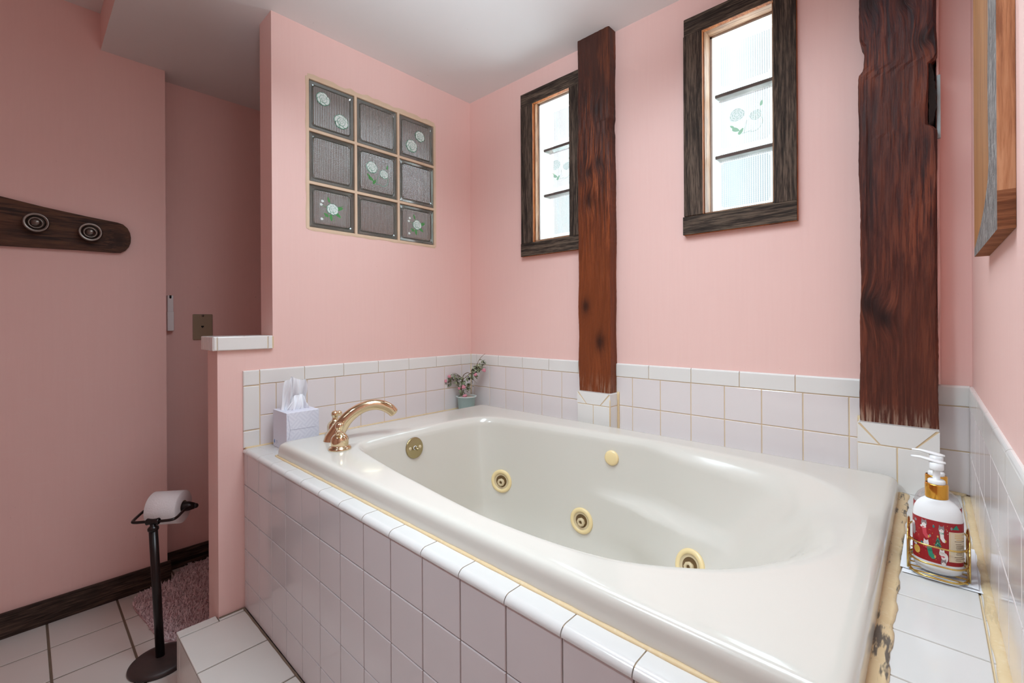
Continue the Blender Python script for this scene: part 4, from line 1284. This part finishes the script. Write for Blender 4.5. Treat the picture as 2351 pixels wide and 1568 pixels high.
def leaf3(p, dirv, l, w, mi):
    dirv = Vector(dirv).normalized(); sd = dirv.cross(Vector((rn.uniform(-.4, .4), rn.uniform(-.4, .4), 1))).normalized(); nn = sd.cross(dirv)
    prof_ = [(0, 0), (0.25, 0.75), (0.5, 1.0), (0.75, 0.7), (1.0, 0.0)]
    L = [p + dirv * l * a + sd * w * b + nn * (-l * 0.25 * a * a + w * 0.3 * b) for a, b in prof_]
    Rr = [p + dirv * l * a - sd * w * b + nn * (-l * 0.25 * a * a + w * 0.3 * b) for a, b in prof_]
    C_ = [p + dirv * l * a + nn * (-l * 0.25 * a * a) for a, b in prof_]
    for i in range(4):
        for A, B_ in ((L, C_), (C_, Rr)):
            vs = [A[i], A[i + 1], B_[i + 1], B_[i]]
            vs2 = []
            for v in vs:
                if not vs2 or (v - vs2[-1]).length > 1e-7: vs2.append(v)
            if (vs2[0] - vs2[-1]).length < 1e-7: vs2.pop()
            if len(vs2) >= 3: m.face(vs2, mi, True)
clusters = [(-0.060, 0.092, 0.030, 16), (-0.085, 0.070, 0.022, 10), (-0.038, 0.080, 0.026, 14), (-0.018, 0.072, 0.018, 8), (0.018, 0.092, 0.022, 12), (0.034, 0.100, 0.020, 10), (0.050, 0.135, 0.024, 14),
            (0.068, 0.142, 0.022, 12), (0.046, 0.122, 0.018, 8), (-0.012, 0.036, 0.026, 14), (0.010, 0.050, 0.022, 9), (-0.028, 0.020, 0.014, 6), (0.064, 0.160, 0.014, 6), (0.084, 0.172, 0.010, 4), (-0.030, 0.052, 0.014, 5)]
for a, b, r, n_ in clusters:
    for k in range(int(n_ * 1.9)):
        p = PL(a + rn.uniform(-r, r) * 0.8, b + rn.uniform(-r, r) * 0.55, rn.uniform(-r, r) * 0.7)
        dv = er * rn.uniform(-1, 1) + eu * rn.uniform(-1.0, 0.5) + ef * rn.uniform(-.7, .7)
        leaf3(p, dv, rn.uniform(0.013, 0.024), rn.uniform(0.0035, 0.0065), rn.choice((0, 0, 1, 1, 2)))
m.build('foliage', [LEAF, LEAF2, LEAF3], pl, recalc=False)
for a, b, c, r in ((-0.079, 0.098, -0.02, 0.0085), (-0.098, 0.078, -0.018, 0.008), (-0.010, 0.050, -0.026, 0.0095), (-0.034, 0.040, -0.016, 0.0075), (-0.006, 0.004, -0.024, 0.0105), (0.046, 0.108, -0.02, 0.008), (0.088, 0.128, -0.012, 0.0095)):
    m = MB()
    for k in range(9):
        o_ = Vector((rn.uniform(-1, 1), rn.uniform(-1, 1), rn.uniform(-1, 1))) * r * 0.45
        m.ball(PL(a, b, c) + o_, r * rn.uniform(0.5, 0.7), 0, 8, 6)
    m.build('flower', FLOWER, pl)

# ------------------------------------------------------------------ toilet paper stand and roll
bx, by = -0.176, -1.262
tp = thing('toilet_paper_stand', 'dark bronze freestanding toilet paper stand beside the step', 'toilet paper holder', (bx, by, ZF))
m = MB(); m.lathe([(0.0, 0.0003), (0.086, 0.0003), (0.088, 0.004), (0.087, 0.010), (0.080, 0.016), (0.060, 0.0215), (0.030, 0.025), (0.0, 0.026)], (bx, by, ZF), (0, 0, 1), 56)
m.build('base', BRONZE_B, tp)
top = Vector((bx - 0.0165, by - 0.0155, 0.4205))
b0 = Vector((bx, by, ZF + 0.024))
m = MB(); m.sweep([b0 + Vector((0, 0, -0.002)), b0.lerp(top, 0.5), b0.lerp(top, 0.955)], 0.0128, 24); m.build('pole', BRONZE, tp)
ax = (top - b0).normalized()
m = MB(); m.lathe([(0.0135, -0.022), (0.0158, -0.019), (0.0160, -0.012), (0.0140, -0.009), (0.0085, -0.004), (0.0085, 0.002), (0.0, 0.002)], top, ax, 28); m.build('pole_collar', BRONZE, tp)
# cradle: bent bar in front of the roll, spindle through it
rc = Vector((-0.286, -1.218, 0.434))           # roll centre
ra = Vector((0.62, 0.77, 0.0)).normalized()     # roll axis
rp = Vector((-ra.y, ra.x, 0))                   # across the roll, away from viewer
#ROLL
cl = top + Vector((0, 0, 0.009))
E1 = rc + ra * 0.086; E0 = rc - ra * 0.066
pts = [E0 + rp * 0.0, E0 - ra * 0.012 - rp * 0.012 + Vector((0, 0, -0.008)), cl - ra * 0.070 + rp * 0.016, cl - ra * 0.056 + Vector((0, 0, 0.0)), cl - ra * 0.03, cl, cl + ra * 0.03, cl + ra * 0.066 + rp * 0.004 + Vector((0, 0, 0.004)), cl.lerp(E1, 0.78) - rp * 0.006, E1]
m = MB(); m.sweep(cr_open(pts, 5), 0.0048, 12); m.build('cradle_bar', BRONZE, tp)
m = MB(); m.lathe([(0.0085, -0.020), (0.0115, -0.017), (0.0095, -0.010), (0.0085, 0.0), (0.0095, 0.010), (0.0115, 0.017), (0.0085, 0.020)], cl, ra, 20); m.sweep([top, cl], 0.0075, 12); m.build('cradle_collar', BRONZE, tp)
m = MB(); m.lathe([(0.0, -0.068), (0.017, -0.066), (0.0175, 0.045), (0.0165, 0.066), (0.0105, 0.086), (0.0, 0.0865)], rc + Vector((0, 0, 0.0)), ra, 28); m.build('spindle', BRONZE, tp)
m = MB(); m.ball(E1 + ra * 0.004, 0.0088); m.build('end_ball', BRONZE, tp)
ro_ = thing('toilet_roll', 'white embossed toilet paper roll hanging on the bronze stand', 'toilet paper', rc)
m = MB()
RR = 0.0565
prof = [(0.0215, -0.050), (RR - 0.002, -0.050), (RR, -0.048), (RR, 0.0), (RR, 0.048), (RR - 0.002, 0.050), (0.0215, 0.050)]
m.lathe(prof, rc, ra, 64, 0, mats=[1, 1, 0, 0, 1, 1])
m.build('paper', [ROLLM, ROLLS], ro_)
m = MB(); m.lathe([(0.0215, -0.0500), (0.0215, 0.0505), (0.0205, 0.0505), (0.0205, -0.0500), (0.0215, -0.05)], rc, ra, 40); m.build('card_core', CARD, ro_)

# ------------------------------------------------------------------ bath rug
rg = thing('bath_rug', 'fluffy pale pink bath rug on the floor behind the half wall', 'rug', (-0.5, -0.85, ZF))
OUT = [(-0.690, -1.262), (-0.722, -1.236), (-0.735, -1.19), (-0.737, -1.128), (-0.800, -1.10), (-0.835, -1.04), (-0.840, -0.90), (-0.838, -0.50), (-0.78, -0.42), (-0.24, -0.42), (-0.150, -0.48), (-0.140, -0.9), (-0.142, -1.12),
       (-0.175, -1.158), (-0.235, -1.186), (-0.272, -1.218), (-0.300, -1.240), (-0.38, -1.250), (-0.47, -1.258), (-0.58, -1.272), (-0.64, -1.275)]
m = MB()
m.face([(x, y, ZF + 0.006) for x, y in OUT]); 
for i in range(len(OUT)):
    a, b = OUT[i], OUT[(i + 1) % len(OUT)]
    m.face([(a[0], a[1], ZF + 0.0003), (b[0], b[1], ZF + 0.0003), (b[0], b[1], ZF + 0.006), (a[0], a[1], ZF + 0.006)])
m.build('rug_backing', RUGB, rg)
def inside(x, y):
    c = False; n_ = len(OUT)
    for i in range(n_):
        x1, y1 = OUT[i]; x2, y2 = OUT[i - 1]
        if (y1 > y) != (y2 > y) and x < (x2 - x1) * (y - y1) / (y2 - y1) + x1: c = not c
    return c
m = MB(); rn = random.Random(21); cnt = 0
while cnt < 17000:
    x = rn.uniform(-0.845, -0.135)
    y = rn.uniform(-1.28, -1.28 + 0.45) if cnt < 13500 else rn.uniform(-0.9, -0.42)
    if not inside(x, y): continue
    cnt += 1
    a = rn.uniform(0, 2 * pi); h = rn.uniform(0.007, 0.014) * (1 + 0.3 * sin(x * 40) * sin(y * 37)); ln = rn.uniform(0.003, 0.012); w = rn.uniform(0.0011, 0.0021)
    bx_, by_ = x, y; dx, dy = cos(a) * ln, sin(a) * ln; wx, wy = -sin(a) * w, cos(a) * w
    z0 = ZF + 0.005
    m.face([(bx_ - wx, by_ - wy, z0), (bx_ + wx, by_ + wy, z0), (bx_ + dx * .6 + wx * .9, by_ + dy * .6 + wy * .9, z0 + h * .7), (bx_ + dx, by_ + dy, z0 + h), (bx_ + dx * .6 - wx * .9, by_ + dy * .6 - wy * .9, z0 + h * .7)], 0, True)
pile = m.build('pile', RUGM, rg, recalc=False); pile['kind'] = 'stuff'

# ------------------------------------------------------------------ soap bottles in a wire caddy, on a paper napkin
nk = thing('paper_napkin', 'white folded paper napkin under the soap caddy', 'napkin', (1.755, -0.47, ZD))
m = MB()
def quadsheet(c, z, amp, seed):
    rn = random.Random(seed); n_ = 10; g_ = []
    P0, P1, P2, P3_ = map(Vector, c)
    for j in range(n_ + 1):
        row = []
        for i in range(n_ + 1):
            u, v = i / n_, j / n_
            p = P0.lerp(P1, u).lerp(P3_.lerp(P2, u), v)
            row.append(m.bm.verts.new((p.x, p.y, z + amp * (0.5 + 0.5 * sin(u * 5 + seed) * sin(v * 4 + seed)))))
        g_.append(row)
    for j in range(n_):
        for i in range(n_):
            f = m.bm.faces.new((g_[j][i], g_[j][i + 1], g_[j + 1][i + 1], g_[j + 1][i])); f.smooth = True
quadsheet([(1.7075, -0.5545, 0), (1.8105, -0.5540, 0), (1.8115, -0.368, 0), (1.7085, -0.372, 0)], ZD + 0.0012, 0.0008, 1)
quadsheet([(1.7045, -0.5400, 0), (1.8000, -0.5490, 0), (1.8040, -0.375, 0), (1.7060, -0.378, 0)], ZD + 0.0030, 0.0010, 2)
m.build('napkin_sheet', PAPER, nk, recalc=False)
bcx, bcy = 1.7525, -0.5265
ZB0 = ZD + 0.0098
cd = thing('soap_caddy', 'gold wire caddy holding two pump bottles on the right ledge', 'wire caddy', (bcx, bcy + 0.027, ZD))
AW = 0.0378; AD0 = -0.0315; AD1 = 0.089
def oval(z0_, lift=0.0, n_=44, a=AW, y0=AD0, y1=AD1):
    pts = []
    cy = (y0 + y1) / 2; hb = (y1 - y0) / 2
    for k in range(n_):
        t = 2 * pi * k / n_
        ct, st = cos(t), sin(t)
        pts.append((bcx + a * (abs(ct) ** 0.62) * (1 if ct > 0 else -1), bcy + cy + hb * (abs(st) ** 0.62) * (1 if st > 0 else -1), z0_))
    return pts
wr = 0.0014
for nm, z in (('base_ring', ZD + 0.0064), ('middle_ring', ZD + 0.028), ('top_ring', ZD + 0.058)):
    m = MB(); m.sweep(oval(z), wr if nm != 'base_ring' else 0.0017, 8, closed=True); m.build(nm, GOLDW, cd)
m = MB()
for k in range(7):
    y = bcy + AD0 + 0.008 + k * (AD1 - AD0 - 0.016) / 6
    m.sweep([(bcx - AW + 0.002, y, ZD + 0.0085), (bcx + AW - 0.002, y, ZD + 0.0085)], 0.0012, 8)
m.build('base_wires', GOLDW, cd)
for sx in (-1, 1):
    m = MB()
    x = bcx + sx * AW * 1.0
    for dy in (-0.012, -0.006, 0.062, 0.068):
        m.sweep([(x, bcy + dy, ZD + 0.0062), (x, bcy + dy, ZD + (0.060 if sx > 0 else 0.066))], wr, 8)
    m.sweep(cr_open([(x, bcy - 0.012, ZD + 0.058), (x, bcy + 0.0, ZD + 0.070), (x, bcy + 0.028, ZD + 0.078), (x, bcy + 0.056, ZD + 0.070), (x, bcy + 0.068, ZD + 0.058)], 5), wr, 8)
    m.build('side_loop', GOLDW, cd)
def bottle(y, lab, mat, first):
    bt = thing('soap_bottle', lab, 'soap bottle', (bcx, y, ZB0), 'pump bottles in the gold caddy')
    a, b = 0.0315, 0.0215
    m = MB()
    prof = [(0.0, 0.0), (0.80, 0.0), (0.94, 0.004), (1.0, 0.012), (1.0, 0.088), (0.985, 0.096), (0.93, 0.104), (0.82, 0.1115), (0.66, 0.117), (0.50, 0.1205), (0.42, 0.123)]
    def prr(s, h, n_=48):
        # oval section that turns round towards the neck
        rd = sm(0.75, 0.42, s) if h > 0.09 else 0
        hx = a * s * (1 - rd) + 0.0135 * rd * max(s / 0.42, 0.9); hy = b * s * (1 - rd) + 0.0135 * rd * max(s / 0.42, 0.9)
        return [(bcx + hx * cos(2 * pi * k / n_), y + hy * sin(2 * pi * k / n_), ZB0 + h) for k in range(n_)]
    m.rings([prr(max(s, 1e-4), h) for s, h in prof], 0, True, False, True)
    m.build('bottle_body', mat, bt)
    zc = ZB0 + 0.1225
    m = MB(); m.lathe([(0.0148, 0.0), (0.0150, 0.001), (0.0150, 0.022), (0.0143, 0.0235), (0.010, 0.0235)], (bcx - 0.001, y, zc), (0, 0, 1), 36); m.build('gold_collar', GOLD, bt)
    pm = MB()
    pm.lathe([(0.0112, 0.0225), (0.0112, 0.0285), (0.0098, 0.0300), (0.0048, 0.0305), (0.0048, 0.046), (0.0090, 0.0465), (0.0094, 0.0480), (0.0096, 0.0585), (0.0, 0.0590)], (bcx - 0.001, y, zc), (0, 0, 1), 32)
    zt2 = zc + 0.0590
    path_ = [(bcx + 0.0105, y, zt2 + 0.0003), (bcx + 0.002, y, zt2 + 0.0008), (bcx - 0.010, y, zt2 + 0.0030), (bcx - 0.022, y, zt2 + 0.0050), (bcx - 0.0335, y, zt2 + 0.0048)]
    rr_ = []
    for (x_, y_, z_), w_, h_ in zip(path_, (0.004, 0.0092, 0.0062, 0.0042, 0.0030), (0.0016, 0.0030, 0.0028, 0.0024, 0.0018)):
        rr_.append([(x_, y_ + w_ * cos(2 * pi * k / 16), z_ + h_ * sin(2 * pi * k / 16)) for k in range(16)])
    pm.rings(rr_, 0, True, True, True)
    pm.build('pump', WHITE_P, bt)
    if not first:
        m = MB(); label_sheet(m, y, a, b, 0.030, 0.096, [L_RED]); m.build('paper_label', [L_RED], bt, recalc=False)
        return bt
    m = MB()
    label_art(m, y, a, b)
    m.build('paper_label', [L_RED, L_PINK, L_GREEN, L_DKG, L_WHITE, L_GREY, L_GOLD, L_CREAM, L_BROWN, L_TEAL, L_BLACK], bt, recalc=False)
    return bt
def on_bottle(X, h, y, a, b, off):
    """X in -1..1 across the front of the oval bottle"""
    X = max(-0.999, min(0.999, X)); ph = math.asin(X)
    nx, ny = sin(ph) / a, cos(ph) / b; L = sqrt(nx * nx + ny * ny)
    return (bcx + a * sin(ph) + off * nx / L, y - b * cos(ph) - off * ny / L, ZB0 + h)
def label_sheet(m, y, a, b, h0, h1, mats):
    n_ = 28; prev = None
    for k in range(n_ + 1):
        ph = -pi * 0.56 + pi * 1.12 * k / n_
        nx, ny = sin(ph) / a, cos(ph) / b; L = sqrt(nx * nx + ny * ny); o_ = 0.00025
        x_, y_ = bcx + a * sin(ph) + o_ * nx / L, y - b * cos(ph) - o_ * ny / L
        cur = ((x_, y_, ZB0 + h0), (x_, y_, ZB0 + h1))
        if prev: m.face([prev[0], cur[0], cur[1], prev[1]], 0, True)
        prev = cur
def label_art(m, y, a, b):
    label_sheet(m, y, a, b, 0.0185, 0.0885, None)
    lay = [0.00030]
    H0, H1 = 0.0185, 0.0885
    def pt(X, v, o_): return on_bottle(X, H0 + (H1 - H0) * v, y, a, b, o_)
    def poly(pts, mi):
        lay[0] += 0.0000035
        m.face([pt(X, v, lay[0]) for X, v in pts], mi)
    def ell(X, v, rx, rv, mi, n_=12, ang=0):
        poly([(X + rx * cos(2 * pi * k / n_) * cos(ang) - rv * 0.9 * sin(2 * pi * k / n_) * sin(ang), v + rv * sin(2 * pi * k / n_) * cos(ang) + rx * 1.1 * cos(2 * pi * k / n_) * sin(ang)) for k in range(n_)], mi)
    def cat(X, v, s, body=5, face=4):
        poly([(X - 0.10 * s, v + 0.03 * s), (X - 0.085 * s, v + 0.105 * s), (X - 0.02 * s, v + 0.06 * s)], body)
        poly([(X + 0.10 * s, v + 0.03 * s), (X + 0.085 * s, v + 0.105 * s), (X + 0.02 * s, v + 0.06 * s)], body)
        ell(X, v, 0.115 * s, 0.075 * s, body)
        ell(X, v - 0.03 * s, 0.085 * s, 0.045 * s, face)
        ell(X - 0.045 * s, v + 0.005 * s, 0.009 * s, 0.008 * s, 10, 6); ell(X + 0.045 * s, v + 0.005 * s, 0.009 * s, 0.008 * s, 10, 6)
        ell(X, v - 0.018 * s, 0.012 * s, 0.008 * s, 1, 6)
    def stocking(X, v, s, mi, ang=0.0, toe=6):
        P_ = [(-0.09, 0.13), (0.09, 0.13), (0.10, -0.03), (0.17, -0.09), (0.15, -0.16), (0.05, -0.15), (-0.06, -0.06)]
        R_ = [(X + s * (p[0] * cos(ang) - p[1] * sin(ang)), v + s * (p[0] * sin(ang) + p[1] * cos(ang))) for p in P_]
        poly(R_, mi)
        ell(R_[3][0], R_[3][1] - 0.02, 0.035 * s, 0.035 * s, toe, 8)
    rn = random.Random(31)
    for k in range(46):
        ell(rn.uniform(-0.92, 0.42), rn.uniform(0.05, 0.95), 0.012, 0.010, rn.choice((6, 6, 4, 1)), 6)
    for X, v in ((-0.86, 0.90), (-0.30, 0.62), (-0.62, 0.40), (0.52, 0.88), (-0.16, 0.86), (-0.40, 0.35)):
        ell(X, v, 0.045, 0.035, rn.choice((9, 5, 9)), 10)
    stocking(-0.52, 0.68, 0.95, 1, 0.1); ell(-0.56, 0.80, 0.12, 0.035, 4); cat(-0.53, 0.88, 1.0)
    stocking(0.15, 0.66, 0.85, 4, 0.0); ell(0.14, 0.735, 0.10, 0.022, 2); cat(0.14, 0.82, 1.05)
    ell(-0.92, 0.66, 0.06, 0.14, 5); ell(-0.94, 0.80, 0.05, 0.05, 4)
    for k in range(4):
        w_ = 0.10 + 0.055 * k; zt3 = 0.60 - 0.055 * k
        poly([(-0.02 - w_ * 0.55, zt3 - 0.07), (-0.02 + w_ * 0.55 + 0.06, zt3 - 0.07), (0.0, zt3 + 0.03)], 3 if k % 2 else 2)
    for k in range(12): ell(rn.uniform(-0.14, 0.16), rn.uniform(0.36, 0.54), 0.010, 0.009, rn.choice((4, 6)), 6)
    ell(0.0, 0.645, 0.035, 0.028, 6, 5)
    stocking(-0.30, 0.22, 1.05, 2, 0.25); ell(-0.36, 0.345, 0.15, 0.035, 1, ang=0.2); cat(-0.45, 0.42, 0.95, 4, 4)
    ell(-0.80, 0.20, 0.12, 0.10, 6); cat(-0.86, 0.34, 0.7, 10, 4)
    ell(0.26, 0.17, 0.13, 0.12, 4); cat(0.16, 0.27, 0.95, 4, 4); ell(0.18, 0.19, 0.09, 0.02, 1)
    cat(0.22, 0.05, 0.95, 5, 4)
    poly([(0.54, 0.86), (0.80, 0.86), (0.70, 0.97)], 2)
    # ingredients panel: cream card with rows of tiny illegible print
    def grid(X0_, X1_, v0, v1, mi):
        lay[0] += 0.00001; n_ = 8
        for k in range(n_):
            A, B_ = X0_ + (X1_ - X0_) * k / n_, X0_ + (X1_ - X0_) * (k + 1) / n_
            m.face([pt(A, v0, lay[0]), pt(B_, v0, lay[0]), pt(B_, v1, lay[0]), pt(A, v1, lay[0])], mi)
    lay[0] += 0.00006
    grid(0.42, 0.985, 0.10, 0.80, 7)
    lay[0] += 0.00002
    for v0, v1, X0_, X1_ in ((0.782, 0.786, 0.47, 0.985), (0.114, 0.118, 0.47, 0.985), (0.114, 0.786, 0.47, 0.478)): grid(X0_, X1_, v0, v1, 6)
    v = 0.745
    for k in range(16):
        gap = 0.040 if k not in (4, 11) else 0.062
        x1 = rn.uniform(0.86, 0.97); x0 = rn.uniform(0.60, 0.70)
        grid(x0, x1, v, v + 0.012, 8 if k > 3 else 6)
        v -= gap
        if v < 0.13: break
bottle(bcy, 'white lotion pump bottle with red illustrated label at the front of the gold caddy', LOTION, True)
bottle(bcy + 0.055, 'clear pump bottle mostly hidden behind the lotion bottle in the caddy', CLEAR, False)

# ------------------------------------------------------------------ lights
def area(name, loc, size, energy, color, target=None, rot=None, sy=None):
    l = bpy.data.lights.new(name, 'AREA'); l.energy = energy; l.color = color
    l.shape = 'RECTANGLE' if sy else 'SQUARE'; l.size = size
    if sy: l.size_y = sy
    o = bpy.data.objects.new(name, l); col_.objects.link(o); o.location = loc
    if target is not None:
        o.rotation_euler = (Vector(target) - Vector(loc)).to_track_quat('-Z', 'Y').to_euler()
    return o
for W, nm in ((W1, 'daylight_first_window'), (W2, 'daylight_second_window')):
    area(nm, ((W['x0'] + W['x1']) / 2 - 0.01, 0.137, (W['z0'] + W['z1']) / 2), 0.28, 9.0, (0.80, 0.93, 1.0), target=((W['x0'] + W['x1']) / 2 - 0.01, -1, (W['z0'] + W['z1']) / 2), sy=0.66)
LC = (0.74, 0.905, 1.0)
area('tub_fill', (1.05, -0.82, 2.215), 0.95, 12.3, LC, target=(1.05, -0.80, 0), sy=0.50).data.spread = radians(150)  # added fill standing in for light bounced off the ceiling; no fixture there
area('rear_fill', (1.0, -2.40, 2.36), 0.6, 2.0, LC, target=(1.1, -1.5, 0))  # unseen fill behind the camera, added for general brightness
dl = area('front_fill', (0.80, -1.95, 2.37), 0.25, 6.6, LC, target=(1.10, -0.75, 0.60))  # added to brighten apron, step and back wall; not a room lamp
dl.data.spread = radians(70)
fl = area('bounce_flash', (1.50, -1.40, 1.70), 0.16, 6.8, LC, target=(1.08, -0.98, 2.23))
fl.data.spread = radians(80)
pl_ = bpy.data.lights.new('side_fill', 'POINT'); pl_.energy = 3.1; pl_.color = LC; pl_.shadow_soft_size = 0.10
plo = bpy.data.objects.new('side_fill', pl_); col_.objects.link(plo); plo.location = (1.60, -1.22, 1.98)  # unseen point light, added to lift the ceiling and walls
w = bpy.data.worlds.new('World'); sc.world = w; w.use_nodes = True
w.node_tree.nodes['Background'].inputs[0].default_value = (0.92, 0.97, 1.0, 1)
w.node_tree.nodes['Background'].inputs[1].default_value = 2.2
w.cycles.sampling_method = 'NONE'

# ------------------------------------------------------------------ camera
cam = bpy.data.cameras.new('camera'); co = bpy.data.objects.new('camera', cam); col_.objects.link(co)
co.location = (1.74381, -1.57593, 1.1)
co.rotation_euler = (Matrix.Rotation(0.7454, 3, 'Z') @ Matrix.Rotation(pi / 2, 3, 'X') @ Matrix.Rotation(-0.00537, 3, 'Z')).to_euler()
cam.sensor_width = 36.0; cam.sensor_fit = 'HORIZONTAL'
cam.lens = 36.0 * 1038.317 / 2351.0
cam.shift_x = 0.0
cam.shift_y = -(784.0 - 738.52) / 2351.0
cam.clip_start = 0.01
sc.camera = co
vs = sc.view_settings
vs.view_transform = 'Standard'; vs.look = 'None'; vs.gamma = 1.0; vs.use_curve_mapping = False
vs.exposure = 0.0
sc.cycles.use_denoising = True
sc.cycles.max_bounces = 12; sc.cycles.diffuse_bounces = 6; sc.cycles.glossy_bounces = 4; sc.cycles.transparent_max_bounces = 12
sc.cycles.sample_clamp_indirect = 6.0
sc.cycles.caustics_reflective = False; sc.cycles.caustics_refractive = False
